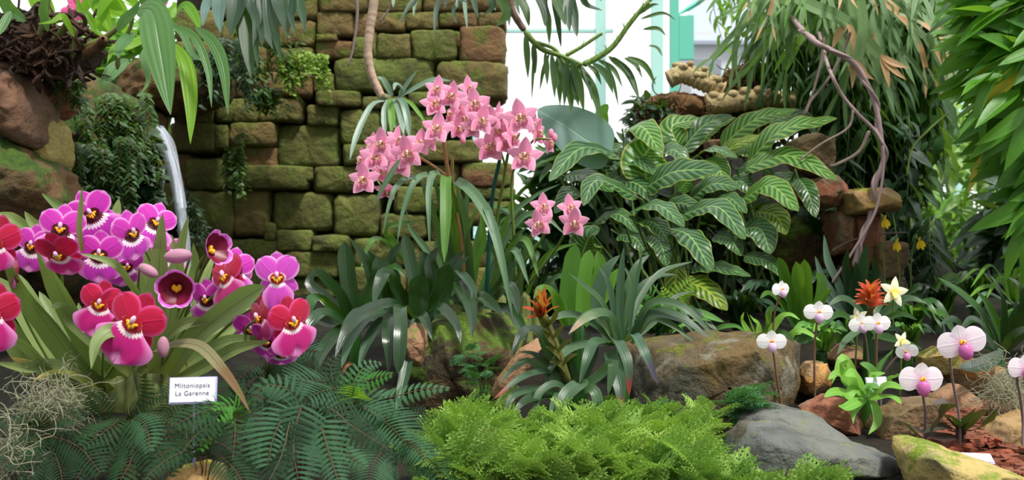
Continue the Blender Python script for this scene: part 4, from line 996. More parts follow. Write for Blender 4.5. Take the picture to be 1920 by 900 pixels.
M_fd = fern_mat('dark_fern', C(32, 66, 32), C(15, 36, 18), .12); M_fb = fern_mat('bluish_fern', C(60, 100, 66), C(30, 62, 42), .12); M_fg = fern_mat('fresh_fern', C(72, 132, 48), C(48, 106, 38), .3); M_fy = fern_mat('lime_fern', C(136, 178, 50), C(104, 150, 42), .35)
def fernplant(px, py, d, label, fr, group='ferns in the front bed'):
    g = G(px, d); t = thing('fern', g, label, 'fern', group); c = P(px, py, d)
    mb = MB(); tube(mb, [g+Vector((0, 0, -.02)), g+Vector((0, 0, .02))], .012, 8, 3); mb.build('crown', M_fst, t)
    for pts, w_, mt, *o in fr:
        d1 = o[0] if o else d-.1; n = len(pts)
        W = [g+Vector((0, 0, .01))]+[P(x, y, d+(d1-d)*(i+1)/n) for i, (x, y) in enumerate(pts)]
        L = sum((W[i+1]-W[i]).length for i in range(len(W)-1)); l0 = (W[1]-W[0]).length
        frond(t, mt, W, w_/FP*d, npair=12 if w_ < 50 else 15, lobes=9, stem0=min(.6, max(.1, l0/L)), shape=R.choice(['tri', 'lance']), N=(R.uniform(-.3, .3), -.7, .7))
fernplant(430, 800, 1.42, 'fern with bright green triangular fronds below the name card', [
    ([(440, 770), (400, 790), (372, 850)], 55, M_fg, 1.34), ([(420, 785), (375, 775), (325, 800)], 40, M_fd, 1.33), ([(425, 800), (380, 805), (340, 850)], 44, M_fd, 1.31), ([(450, 780), (420, 760), (395, 770)], 36, M_fg, 1.36), ([(460, 790), (490, 800), (480, 890)], 50, M_fb, 1.3), ([(440, 790), (440, 830), (430, 900)], 40, M_fd, 1.3), ([(430, 790), (380, 800), (300, 810)], 40, M_fd, 1.35), ([(450, 760), (470, 740), (520, 760)], 38, M_fd, 1.42)])
fernplant(560, 800, 1.42, 'bluish fern filling the bottom of the bed, left of the pedestal rock', [
    ([(570, 760), (550, 830), (560, 905)], 76, M_fb, 1.28), ([(560, 780), (520, 800), (500, 880)], 60, M_fb, 1.3), ([(590, 780), (640, 840), (690, 880)], 60, M_fb, 1.3), ([(600, 770), (660, 800), (740, 850)], 52, M_fd, 1.32), ([(560, 760), (500, 720), (475, 770)], 44, M_fb, 1.38),
    ([(540, 790), (480, 850), (460, 910)], 50, M_fd, 1.3), ([(590, 790), (620, 860), (640, 920)], 60, M_fb, 1.26), ([(550, 780), (530, 850), (500, 910)], 56, M_fd, 1.26)])
fernplant(640, 770, 1.55, 'large blue-green fern spreading in front of the dark bromeliads', [
    ([(630, 740), (600, 715), (540, 720)], 60, M_fb, 1.45), ([(620, 750), (590, 700), (565, 660)], 50, M_fd, 1.5), ([(650, 740), (690, 715), (740, 700)], 46, M_fg, 1.5), ([(650, 760), (660, 745), (665, 722)], 40, M_fy, 1.45), ([(660, 760), (720, 750), (790, 730), (850, 728)], 44, M_fb, 1.5),
    ([(640, 750), (620, 730), (575, 745)], 70, M_fb, 1.42), ([(660, 770), (720, 790), (760, 830)], 60, M_fb, 1.4), ([(650, 765), (700, 770), (770, 790)], 50, M_fd, 1.45), ([(630, 760), (620, 690), (640, 660)], 44, M_fd, 1.6), ([(650, 750), (680, 690), (720, 680)], 40, M_fb, 1.6), ([(640, 760), (570, 770), (520, 800)], 50, M_fd, 1.45)])
fernplant(740, 860, 1.5, 'fern with narrow bluish fronds touching the bright spikemoss', [
    ([(740, 830), (780, 840), (820, 900)], 50, M_fb, 1.38), ([(730, 830), (690, 800), (650, 800)], 46, M_fd, 1.42), ([(745, 835), (760, 790), (800, 770)], 40, M_fd, 1.5), ([(730, 840), (700, 870), (690, 920)], 50, M_fb, 1.35), ([(740, 830), (720, 780), (680, 760)], 44, M_fb, 1.42), ([(750, 840), (800, 860), (840, 920)], 44, M_fd, 1.36)])
fernplant(240, 800, 1.5, 'dark green fern under the pseudobulbs of the pansy orchids', [
    ([(200, 780), (170, 740), (160, 690+50)], 40, M_fd, 1.46), ([(250, 780), (260, 750), (262, 700)], 46, M_fd, 1.44), ([(230, 790), (210, 800), (150, 840)], 44, M_fd, 1.4), ([(250, 790), (290, 780), (340, 800)], 44, M_fd, 1.4), ([(240, 800), (250, 850), (220, 910)], 46, M_fd, 1.35), ([(240, 790), (290, 830), (320, 900)], 46, M_fd, 1.34), ([(230, 800), (180, 850), (140, 900)], 44, M_fd, 1.36), ([(240, 780), (300, 740), (330, 760)], 36, M_fd, 1.42), ([(245, 790), (275, 800), (280, 850)], 30, M_fb, 1.35)])
fernplant(90, 830, 1.5, 'dark fern in the bottom corner below the grey moss tangle', [
    ([(80, 800), (60, 770), (40, 760)], 40, M_fd, 1.42), ([(90, 810), (120, 780), (150, 790)], 40, M_fd, 1.42), ([(80, 820), (40, 840), (0, 880)], 44, M_fd, 1.36), ([(90, 830), (110, 870), (120, 920)], 44, M_fd, 1.36), ([(80, 820), (20, 790), (-30, 800)], 40, M_fd, 1.42), ([(90, 830), (60, 880), (40, 930)], 44, M_fd, 1.34), ([(95, 820), (150, 840), (190, 890)], 40, M_fd, 1.36)])
fernplant(380, 860, 1.38, 'low dark fern around the ochre stone', [
    ([(360, 850), (330, 840), (290, 860)], 40, M_fd, 1.32), ([(390, 850), (410, 830), (440, 850)], 40, M_fd, 1.3), ([(380, 850), (375, 820), (350, 800)], 36, M_fd, 1.33), ([(400, 860), (440, 880), (460, 920)], 44, M_fd, 1.26), ([(370, 850), (300, 870), (260, 920)], 36, M_fd, 1.28)])
fernplant(500, 730, 1.72, 'dark feathery fern behind the pansy orchids, beside the wall foot', [
    ([(500, 700), (540, 680), (590, 700)], 40, M_fd), ([(490, 700), (470, 690), (440, 720)], 40, M_fd), ([(510, 700), (560, 660), (600, 660)], 36, M_fb), ([(500, 710), (520, 740), (560, 770)], 40, M_fd), ([(490, 710), (450, 740), (420, 790)], 40, M_fd), ([(505, 700), (540, 720), (600, 740)], 40, M_fb), ([(500, 700), (510, 660), (500, 640)], 32, M_fd)])
fernplant(340, 760, 1.6, 'small dark fern just behind the name card', [
    ([(340, 760), (300, 780), (280, 830)], 36, M_fd, 1.5), ([(350, 760), (390, 760), (430, 800)], 36, M_fd, 1.5), ([(345, 750), (330, 730), (300, 740)], 30, M_fd, 1.55), ([(350, 760), (420, 730), (460, 740)], 34, M_fd, 1.55), ([(345, 770), (350, 820), (340, 870)], 36, M_fd, 1.45)])
# small bright fern in the middle
fernplant(1240, 600, 2.4, 'small bright fern frond standing among the zebra plant stems', [([(1265, 590), (1275, 550), (1300, 525)], 22, M_fy, 2.4), ([(1220, 590), (1225, 560), (1205, 540)], 34, M_fg, 2.4), ([(1230, 590), (1250, 560), (1240, 535)], 30, M_fy, 2.4), ([(1240, 600), (1280, 600), (1300, 570)], 30, M_fg, 2.4)], group='ferns behind the boulder')

# ================================================================ SPIKEMOSS
def spray_template(seed, L=.085, n=9):
    rr = random.Random(seed); mb = MB(); X = Vector((1, 0, 0)); Z = Vector((0, 0, 1))
    def strip(a, d, l, wd, k):
        sd = Z.cross(d).normalized(); V = []; Q = []; U = []
        for i in range(k):
            t0, t1 = i/k, (i+1)/k; p0 = a+d*(l*t0)-Z*(l*.25*t0*t0); p1 = a+d*(l*t1)-Z*(l*.25*t1*t1); w_ = wd*(1-t0*.55)
            for s_ in (1, -1):
                b = len(V); V += [p0, p0+sd*(s_*w_)+d*(l/k*.2), p0+sd*(s_*w_*.8)+d*(l/k*.95), p1]; Q.append((b, b+1, b+2, b+3) if s_ < 0 else (b+3, b+2, b+1, b)); U += [(.5, t0), (.9, t0), (.9, t1), (.5, t1)]
        mb.add(V, Q, U, .5)
    for i in range(n):
        t = (i+.4)/n; a = Vector((L*t, 0, -L*.35*t*t))
        for s_ in (1, -1):
            l = L*.52*(1-t)**.8*rr.uniform(.85, 1.1)+.006; th = s_*rr.uniform(.75, .95); d = Vector((math.cos(th), math.sin(th), rr.uniform(-.15, .1))).normalized()
            strip(a, d, l, .0022, max(3, int(l/.0035)))
            nb = max(1, int(l/.009))
            for j in range(nb):
                q = (j+.7)/(nb+.5); p = a+d*(l*q)-Z*(l*.25*q*q)
                for s2 in (1, -1):
                    th2 = th+s2*.7; d2 = Vector((math.cos(th2), math.sin(th2), 0)); l2 = l*.42*(1-q*.6)
                    strip(p, d2, l2, .0019, max(2, int(l2/.0035)))
    strip(Vector((0, 0, 0)), X, L, .0022, 12)
    return mb.tmpl()
TS = [spray_template(i) for i in range(5)]
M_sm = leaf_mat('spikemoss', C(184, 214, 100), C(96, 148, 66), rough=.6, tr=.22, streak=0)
M_smd = leaf_mat('bluish_spikemoss', C(78, 140, 80), C(50, 106, 60), rough=.5, tr=.2, streak=0)
def spray_M(yaw, pitch, roll, sc):
    return (Matrix.Rotation(yaw, 3, 'Z') @ Matrix.Rotation(-pitch, 3, 'Y') @ Matrix.Rotation(roll, 3, 'X'))*sc
mb = MB(); cnt = 0
while cnt < 1250:
    d = R.uniform(1.42, 2.12); px = R.uniform(770, 1560); g = G(px, d)
    py = 450-(g.z-CZ)*FP/d
    lim = 1.42 if px < 1360 else 1.42
    edge = 790+(d-1.4)*160 if px < 900 else 700
    if px < edge: continue
    if px > 1150 and d > 2.0: continue
    if px > 1330 and d > 1.50: continue
    if px > 1400 and R.random() < .4: continue
    if px > 1230 and d > 1.95: continue
    h = (R.uniform(.0, .05)+(.02 if px < 1150 else 0))*(1 if px < 1330 else .3)+.03*noise.noise(Vector((px*.012, d*6, 3)))
    if d > 1.9: h = R.uniform(0, .02)
    if 930 < px < 1140:
        if d > 1.86: continue
        if d > 1.66: h = R.uniform(-.02, .008)
    y_ = R.gauss(-1.57, 1.1); p_ = R.uniform(.2, 1.3)
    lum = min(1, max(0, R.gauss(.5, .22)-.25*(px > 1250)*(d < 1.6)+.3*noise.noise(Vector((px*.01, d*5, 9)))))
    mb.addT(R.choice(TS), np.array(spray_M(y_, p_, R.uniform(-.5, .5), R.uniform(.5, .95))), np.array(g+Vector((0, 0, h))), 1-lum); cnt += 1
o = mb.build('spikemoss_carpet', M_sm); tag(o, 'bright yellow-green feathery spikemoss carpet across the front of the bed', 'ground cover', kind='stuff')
def mossplant(px, py, d, n, label, mat, wpx=45, hpx=40, sc=.9):
    g = G(px, d); t = thing('spikemoss_plant', g, label, 'plant'); mb = MB(); ms = MB()
    for i in range(n):
        x = px+R.uniform(-wpx, wpx)*.6; y = py+R.uniform(-hpx, hpx)*.6; p = P(x, y, d+R.uniform(-.05, .04))
        mb.addT(R.choice(TS), np.array(spray_M(R.gauss(-1.57, 1.2), R.uniform(-.2, .9), R.uniform(-.5, .5), sc*R.uniform(.6, .9))), np.array(p), R.random())
        if i % 2 == 0: tube(ms, [g, g.lerp(p, .5)+Vector((0, .01, .01)), p], .0012, 4, 4)
    mb.build('foliage', mat, t); ms.build('stem', M_pet, t)
mossplant(1400, 758, 1.95, 26, 'blue-green spikemoss plant standing in front of the right end of the boulder', M_smd, 50, 50)
mossplant(1190, 790, 1.9, 34, 'deep green spikemoss clump between the red leaf tips and the boulder', M_smd, 70, 26)
mossplant(900, 690, 2.06, 26, 'bright moss tuft growing on the face of the pedestal rock', M_smd, 50, 90, .5)
mossplant(1070, 790, 1.86, 22, 'small spikemoss clump under the arching bromeliad', M_smd, 60, 20)
mossplant(1215, 845, 1.62, 22, 'pale yellowish spikemoss tuft in the middle of the carpet', leaf_mat('pale_spikemoss', C(216, 226, 130), C(170, 196, 90), rough=.55, tr=.3, streak=0), 50, 22)
# hanging grey moss tangles
M_spm = plain_mat('grey_hair_moss', C(150, 150, 122), .8, noise_amt=.15)
def hair(px, py, d, n, wpx, hpx, label, hang=1):
    g = G(px, d); t = MB()
    for i in range(n):
        x = px+R.gauss(0, wpx*.45); y = py+R.gauss(0, hpx*.4); p = P(x, y, d+R.uniform(-.05, .05)); pts = [p]; v = Vector((R.gauss(0, 1), R.gauss(0, .5), R.gauss(-.5*hang, .8))).normalized()
        for k in range(6):
            v = (v+Vector((R.gauss(0, .7), R.gauss(0, .5), R.gauss(-.15*hang, .6)))).normalized(); pts.append(pts[-1]+v*.012)
        tube(t, pts, .0006, 3, 12, caps=False, r=R.random())
    o = t.build('hanging_moss', M_spm); tag(o, label, 'moss', kind='stuff')
hair(95, 745, 1.52, 220, 60, 60, 'grey hair-like moss tangle below the yellowing orchid leaves')
hair(20, 840, 1.42, 90, 30, 60, 'grey moss strands at the bottom corner under the orchids')
hair(1890, 725, 1.95, 240, 40, 60, 'pale grey-green hair moss hanging over the brown stone')
# ================================================================ LEAF MASS HELPERS
def leaf_templates(kind, wid, bends=(.1, .3, .5, .8), ny=7, fold=.3, ripple=0):
    out = []
    for b in bends:
        mb = MB(); pts = [Vector((t, 0, -b*t*t)) for t in (0, .33, .66, 1)]
        ribbon(mb, pts, wid, kind, N=(0, 0, 1), fold=fold, ny=ny, nx=2, r=.5, ripple=ripple); out.append(mb.tmpl())
    return out
T_lance = leaf_templates('lance', .2); T_wide = leaf_templates('egg', .5, ripple=.05); T_thin = leaf_templates('grass', .09); T_round = leaf_templates('oval', .85, (.1, .3), 5); T_strap = leaf_templates('strap', .12, (.3, .6, 1.0, 1.5), 9)
def aim(d, L, roll=0., up=(0, -.3, 1)):
    """matrix that turns a template leaf (along +X, face +Z) towards d at length L"""
    X = Vector(d).normalized(); Y = Vector(up).cross(X)
    if Y.length < .05: Y = Vector((1, 0, 0)).cross(X)
    Y.normalize(); Z = X.cross(Y); M = Matrix((X, Y, Z)).transposed()
    return np.array(M @ Matrix.Rotation(roll, 3, 'X'))*L
def rv(s=1): return Vector((R.gauss(0, s), R.gauss(0, s), R.gauss(0, s)))
def twig_leaves(mb, sb, pts, rad, T, n, L, spread=.8, hang=0., out=None, side=1., m=0):
    """a twig with leaves alternating along it"""
    Cc = spline(pts, n); tube(sb, pts, (rad, rad*.4), 5, max(6, n//2))
    for i in range(1, n+1):
        t = (Cc[i]-Cc[i-1]).normalized(); s_ = t.cross(Vector((0, -.6, .8))).normalized()*(1 if i % 2 else -1)
        d = t*.5+s_*side+rv(.25*spread)+Vector((0, 0, -hang)); 
        if out is not None: d += Vector(out)
        mb.addT(R.choice(T), aim(d, L*R.uniform(.7, 1.15), R.uniform(-.5, .5)), Cc[i], R.random(), m)
def bushmass(name, cpx, cpy, d, wpx, hpx, dep, n, T, L, mat, label, cat='plant', dirs=None, group=None, base=None, kind=None, stems=8, shell=True):
    """a bush: stems from its foot out to leaves filling an ellipsoid"""
    c = P(cpx, cpy, d); rx, rz = wpx/FP*d/2, hpx/FP*d/2; g = base or Vector((c.x, c.y, gh(c.x, c.y)))
    t = thing(name, g, label, cat, group); mb = MB(); sb = MB()
    for i in range(stems):
        q = rv(.5); e = c+Vector((q.x*rx, q.y*dep*.5, q.z*rz)); tube(sb, [g+Vector((0, 0, -.01)), g.lerp(e, .5)+rv(.02), e], (.008, .002), 6, 8)
    for i in range(n):
        q = rv(1).normalized()*(R.uniform(.6, 1) if shell else R.random()**.5)
        p = c+Vector((q.x*rx, q.y*dep/2, q.z*rz)); dd = Vector(dirs) if dirs else Vector((q.x, q.y*.5-.2, q.z*.4))
        mb.addT(R.choice(T), aim(dd+rv(.35), L*R.uniform(.65, 1.2), R.uniform(-.7, .7)), p, R.random())
    mb.build('foliage', mat, t); sb.build('stem', M_pet, t); return t
def lm(name, a, b, **k):
    kk = dict(rough=.42, tr=.3, streak=.15); kk.update(k); return leaf_mat(name, a, b, **kk)
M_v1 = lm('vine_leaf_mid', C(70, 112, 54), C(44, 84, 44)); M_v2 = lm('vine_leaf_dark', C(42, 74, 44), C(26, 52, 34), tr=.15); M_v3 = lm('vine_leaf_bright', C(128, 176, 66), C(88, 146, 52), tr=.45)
M_sg = lm('staghorn_silver_green', C(138, 170, 116), C(74, 114, 66), rough=.55, tr=.25, tip=C(150, 150, 96), tipv=1.0); M_sgt = lm('staghorn_tan_tip', C(150, 166, 120), C(140, 150, 110), rough=.55, tr=.2, tip=C(206, 158, 112), tipv=.45)
M_bam = lm('bamboo_like_leaf', C(104, 170, 44), C(34, 92, 26), tr=.42, rough=.4); M_bamy = lm('yellowing_leaf', C(226, 206, 40), C(190, 186, 50), tr=.4)
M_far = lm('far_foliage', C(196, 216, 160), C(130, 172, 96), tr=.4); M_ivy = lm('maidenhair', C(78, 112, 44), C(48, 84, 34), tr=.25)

# ================================================================ ROOTS, LOGS
M_root = rock_mat('brown_root_fibre', [C(96, 70, 48), C(70, 54, 40), C(124, 92, 60)], scale=16, rough=.95, bump=1)
M_log = rock_mat('pale_rhizome_bark', [C(196, 176, 132), C(160, 138, 100), C(178, 158, 116)], scale=22, rough=.8, bump=.6)
def mound(cpx, cpy, d, wpx, hpx, label, nr=160):
    c = P(cpx, cpy, d); mb = MB(); w_, h_ = wpx/2, hpx/2
    po = [(cpx+math.cos(a)*w_*R.uniform(.9, 1.1), cpy+math.sin(a)*h_*R.uniform(.85, 1.1)) for a in [i*.5236 for i in range(12)]]
    blob(mb, pxpoly(po, d), d, .3, 24, 48, .5, .16, seed=int(cpx))
    for i in range(nr):
        a = R.uniform(0, 6.28); p = P(cpx+math.cos(a)*w_*R.random(), cpy+math.sin(a)*h_*R.random(), d-.13); pts = [p]; v = Vector((R.gauss(0, .8), -.3, R.gauss(-.6, .6)))
        for k in range(4): v = (v.normalized()+rv(.4)); pts.append(pts[-1]+v.normalized()*.022)
        tube(mb, pts, .0022, 4, 8, r=R.random())
    o = mb.build('root_mound', M_root); tag(o, label, 'roots')
mound(1262, 214, 3.62, 140, 80, 'brown fibrous root mound on the bank left of the pale logs')
def knobby(pts, r0, r1, d, label, name='rhizome_log'):
    W = [P(x, y, d) for x, y in pts]; mb = MB(); n = 60
    tube(mb, W, lambda v: ((r0+(r1-r0)*v)/FP*d)*(1+.18*abs(math.sin(v*34))+.08*math.sin(v*71+1)), 12, n, bump=.08)
    Cc = spline(W, 14)
    for c in Cc[1:-1]:
        if R.random() < .7: ball(mb, tuple(c+Vector((R.uniform(-.01, .01), -.02, R.uniform(0, .03)))), r0/FP*d*.55, 1.1, .9, .8, 0, 7)
    o = mb.build(name, M_log); tag(o, label, 'log')
knobby([(1252, 150), (1278, 140), (1312, 152), (1356, 172)], 15, 15, 3.5, 'pale knobbly rhizome log lying highest on the bank')
knobby([(1262, 128), (1290, 135), (1330, 150), (1350, 180)], 12, 13, 3.58, 'knobbly rhizome stub crossing behind the highest log')
knobby([(1322, 198), (1370, 192), (1430, 186), (1490, 190)], 19, 15, 3.48, 'long pale knobbly log under the staghorn fronds')
mound(1400, 150, 3.7, 90, 50, 'dark root tangle between the pale logs', 120)
mound(1345, 235, 3.75, 260, 110, 'earthy root mass under the pale logs', 160)
bushmass('small_leaved_creeper', 1380, 262, 3.62, 200, 60, .2, 700, T_round, .018, M_v1, 'tiny-leaved creeper covering the earth under the long pale log')
bushmass('small_leaved_creeper', 1215, 225, 3.5, 70, 90, .2, 260, T_wide, .04, M_v2, 'dark little creeper left of the fibrous root mound')
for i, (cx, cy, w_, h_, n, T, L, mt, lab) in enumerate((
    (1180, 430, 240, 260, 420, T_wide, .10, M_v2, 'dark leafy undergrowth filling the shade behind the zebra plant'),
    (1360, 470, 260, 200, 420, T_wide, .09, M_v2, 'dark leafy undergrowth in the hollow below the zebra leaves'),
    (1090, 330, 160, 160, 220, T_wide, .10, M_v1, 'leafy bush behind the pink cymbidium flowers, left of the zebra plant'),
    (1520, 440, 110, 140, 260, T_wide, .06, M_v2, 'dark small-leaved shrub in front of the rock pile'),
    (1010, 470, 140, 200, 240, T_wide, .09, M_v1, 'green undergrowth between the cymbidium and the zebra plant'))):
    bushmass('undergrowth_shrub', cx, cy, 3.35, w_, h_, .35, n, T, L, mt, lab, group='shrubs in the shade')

# ================================================================ STAGHORN FERN (top right)
def antler(mb, p, d, L, w_, depth, r, N=(0, -.9, .35), hang=.35):
    """forking strap frond"""
    pts = [p]; v = Vector(d).normalized()
    for k in range(4): v = (v+Vector((R.gauss(0, .08), R.gauss(0, .05), -hang*.35))).normalized(); pts.append(pts[-1]+v*(L/4))
    ribbon(mb, pts, w_, 'lance' if depth == 0 else 'flat', N=N, fold=.2, ny=8, nx=2, r=r)
    if depth > 0:
        side = v.cross(Vector(N)).normalized()
        for s_ in (1, -1):
            antler(mb, pts[-1]-v*(w_*.2)+side*(s_*w_*.22), v+side*(s_*R.uniform(.18, .42)), L*R.uniform(.6, .85), w_*.62, depth-1, r, N, hang)
def staghorn(px, py, d, n, label, spread, L, w_, m1, side=1.0, name='staghorn_fern', down=.6):
    c = P(px, py, d); t = thing(name, c, label, 'fern'); mb = MB()
    blob(mb, [(c.x+math.cos(a)*.09, c.z+math.sin(a)*.08) for a in [i*.785 for i in range(8)]], c.y+.06, .14, 14, 24, .5, .1, seed=int(px)); mb.build('root_ball', M_root, t)
    for i in range(n):
        a = R.uniform(-1, 1)*side; dd = Vector((a*1.1, R.uniform(-.6, .2), -down+R.uniform(-.4, .8)-.2*abs(a))); mb = MB()
        p = c+Vector((R.gauss(0, spread), R.gauss(0, .05)-.04, R.gauss(0, spread*.5)))
        antler(mb, p, dd, L*R.uniform(.6, 1.1), w_*R.uniform(.7, 1.2), R.choice([1, 2, 2]), R.random()); mb.build('frond', (M_v3 if R.random() < .2 else m1) if R.random() < .93 else M_sgt, t)
    return t
st = staghorn(1525, -50, 3.15, 32, 'staghorn fern hanging over the pale logs with forked silver-green fronds', .08, .165, .026, M_sg, .75)
staghorn(1640, -40, 3.25, 26, 'staghorn fern beside the twisted vine, with long drooping forked fronds', .10, .24, .032, M_sg, 1.0)
staghorn(1715, -30, 3.55, 14, 'darker staghorn fern behind the twisted vine', .12, .22, .030, M_v1, 1.0)
def tipfrond(px0, pts, w_, d, forks):
    t = thing('staghorn_frond', P(pts[0][0], pts[0][1], d), px0, 'fern'); mb = MB()
    W = [P(x, y, d) for x, y in pts]; ribbon(mb, W, w_/FP*d, 'flat', N=(0, -1, .2), fold=.15, ny=14, nx=4, r=.3); mb.build('frond', M_sg, t)
    mb = MB()
    for f in forks: ribbon(mb, [W[-1]]+[P(x, y, d) for x, y in f], w_*.62/FP*d, 'lance', N=(0, -1, .2), fold=.2, ny=10, nx=4, r=.2)
    mb.build('brown_tip', M_tantip, t)
M_tantip = lm('dry_tan_frond_tip', C(216, 172, 132), C(196, 150, 108), tr=.25, rough=.6)
tipfrond('staghorn frond with splayed tan tips, right of the vine fork', [(1588, -10), (1603, 30), (1620, 70), (1650, 104)], 22, 2.95, [[(1660, 130), (1668, 165)], [(1675, 118), (1705, 128)], [(1680, 135), (1700, 150)]])
tipfrond('staghorn frond with claw-like tan tips, over the vine fork', [(1612, 0), (1618, 40), (1614, 80), (1607, 112)], 20, 2.93, [[(1600, 135), (1598, 165)], [(1618, 135), (1640, 150)], [(1596, 125), (1590, 132)]])
tipfrond('pale staghorn frond with long forked green tips near the top', [(1480, -15), (1520, 10), (1560, 26), (1590, 44)], 26, 2.98, [[(1600, 70), (1598, 110)], [(1575, 60), (1560, 90)]])

# ================================================================ VINES
M_vine = plain_mat('mauve_brown_vine', C(176, 150, 152), .6, noise_amt=.2, scale=30, bump=.3); M_vgr = plain_mat('grey_brown_vine', C(136, 120, 110), .7, noise_amt=.2, scale=30, bump=.3)
def vine(pts, r, d, label, mat=None, grp=None, name='vine_stem', tw=None):
    mb = MB(); W = [P(q[0], q[1], q[2] if len(q) > 2 else d) for q in pts]; tube(mb, W, (r/FP*d, r*.8/FP*d), 8, len(pts)*10, bump=.12)
    if tw:
        Cc = spline(W, 50); tube(mb, [c+Vector((math.cos(i*.9), math.sin(i*.9), 0))*r/FP*d*1.1 for i, c in enumerate(Cc)], r*.55/FP*d, 7, 120)
    o = mb.build(name, mat or M_vine); tag(o, label, 'vine', grp)
vine([(1470, 10, 3.2), (1500, 52, 3.05), (1531, 80), (1560, 95), (1600, 118), (1622, 150), (1642, 200), (1652, 260), (1656, 300), (1640, 350), (1630, 410), (1612, 460), (1600, 500)], 5.5, 2.92, 'thick twisted mauve-brown vine curving down to the capstone', tw=True)
vine([(1535, 60, 3.15), (1548, 110, 3.0), (1560, 142), (1580, 180), (1610, 215), (1640, 245), (1655, 272)], 4, 2.91, 'vine branch joining the thick twisted vine from the left')
vine([(1595, 60), (1575, 110), (1545, 160), (1520, 190), (1510, 215)], 3, 2.96, 'thin grey vine bundle hanging to the brown rock', M_vgr)
vine([(1545, 70), (1538, 120), (1525, 170), (1505, 220)], 2.6, 2.98, 'thin brown vine left of the grey vine bundle', M_vgr)
vine([(1600, 205), (1590, 240), (1540, 270), (1500, 300)], 2.6, 2.86, 'dark thin vine sagging in front of the brown rock', M_vgr)
vine([(1630, 245), (1610, 285), (1570, 308), (1555, 312)], 4, 2.9, 'short loop of grey vine beside the brown rock', M_vgr)
vine([(1560, 470), (1600, 450), (1660, 438), (1700, 436)], 2.2, 3.0, 'thin horizontal twig crossing above the yellow flowers', M_vgr)
vine([(1780, 210), (1740, 245), (1710, 280), (1700, 330)], 2, 3.2, 'thin olive vine dangling at the edge of the leafy curtain', M_stalk)
vine([(1656, 272), (1655, 330), (1640, 400), (1600, 470), (1560, 530)], 3, 2.84, 'slender vine following the thick one down to the ground')
vine([(703, -20), (699, 20), (693, 60), (690, 100), (697, 140), (710, 170), (722, 194)], 9, 2.9, 'pale bare trunk hanging in front of the stone wall', plain_mat('pale_ringed_bark', C(192, 164, 142), .7, noise_amt=.3, scale=40, bump=.5), name='climbing_stem')
vine([(667, -20), (670, 20), (667, 60), (660, 100), (652, 125)], 3, 3.0, 'thin dry aerial root left of the pale hanging trunk', M_vgr, name='aerial_root')
vine([(745, -10), (728, 20), (712, 40)], 2.2, 3.0, 'short dry root by the top of the pale trunk', M_vgr, name='aerial_root')
# leaves sprouting at the foot of the hanging trunk
c = P(722, 190, 2.88); t = thing('epiphyte', c, 'silvery strap leaved epiphyte at the end of the pale hanging trunk', 'plant')
mb = MB(); ball(mb, tuple(c), .018, 1, 1, 1.2, 0, 8); mb.build('stem', M_bolv, t)
M_sil = leaf_mat('silver_strap', C(134, 158, 140), C(98, 130, 108), rough=.3, tr=.2, streak=.5)
leaves(t, '''722,190 700,195 680,228 664,270 656,300 13 2.86 2.7
728,188 722,205 721,230 722,254 13 2.86 2.8
732,186 733,200 735,225 734,250 14 2.86 2.78
738,186 745,200 752,225 757,254 12 2.86 2.78
745,184 755,190 764,220 769,262 14 2.86 2.78
748,184 768,192 785,212 800,234 8 2.86 2.8
748,182 780,165 812,150 846,152 13 2.86 2.82
735,180 728,165 718,150 705,144 12 2.86 2.84
750,182 762,160 772,146 782,132 10 2.86 2.84
750,184 752,165 742,158 738,170 10 2.86 2.8
742,186 738,205 740,230 745,246 10 2.86 2.8
756,188 762,210 760,230 764,250 9 2.88 2.82''', M_sil, M_v3, .15, ny=12)

# ================================================================ BRANCH WITH DROOPING LEAVES (top centre)
c = P(957, -30, 2.9); t = thing('hanging_branch', c, 'curved hanging branch with drooping dark narrow leaves against the bright glass', 'branch')
M_dr = leaf_mat('drooping_dark_leaf', C(72, 104, 56), C(50, 80, 48), rough=.4, tr=.35, streak=.4)
M_brk = plain_mat('brown_branch_bark', C(128, 104, 88), .7, noise_amt=.25, scale=40, bump=.4); M_gbr = plain_mat('green_shoot', C(112, 142, 62), .5, noise_amt=.15)
def tb(name, mat, pts, r, d=2.9):
    mb = MB(); tube(mb, [P(x, y, d) for x, y in pts], (r[0]/FP*d, r[1]/FP*d), 8, len(pts)*8, bump=.1); mb.build(name, mat, t)
tb('branch', M_brk, [(957, -30), (958, 10), (968, 34), (984, 58)], (8, 6)); tb('branch', M_gbr, [(984, 58), (1000, 78), (1020, 94), (1050, 104), (1092, 122)], (6, 4))
S1 = [(1092, 122), (1120, 108), (1150, 86), (1180, 45), (1205, 15), (1218, 2)]; S2 = [(1060, 105), (1090, 88), (1120, 68), (1130, 62)]; S3 = [(1000, 78), (1040, 92), (1060, 120), (1090, 122)]
tb('shoot', M_gbr, S1, (6, 4)); tb('shoot', M_gbr, S2, (4, 3)); tb('shoot', M_gbr, S3, (4, 3))
mb = MB(); mb2 = MB()
for S_, n, L in ((S1, 70, .085), (S2, 16, .07)):
    Cc = spline([P(x, y, 2.9) for x, y in S_], n)
    for i in range(n):
        tt = (Cc[i+1]-Cc[i]).normalized(); a = i*2.4; s_ = Vector((math.cos(a), math.sin(a), 0)); f = i/n
        mb2.addT(R.choice(T_thin), aim(tt*.5+s_*.7+Vector((0, 0, .1)), L*.55*R.uniform(.6, 1.1)), Cc[i], R.random())
mb2.build('young_leaves', M_dr, t)
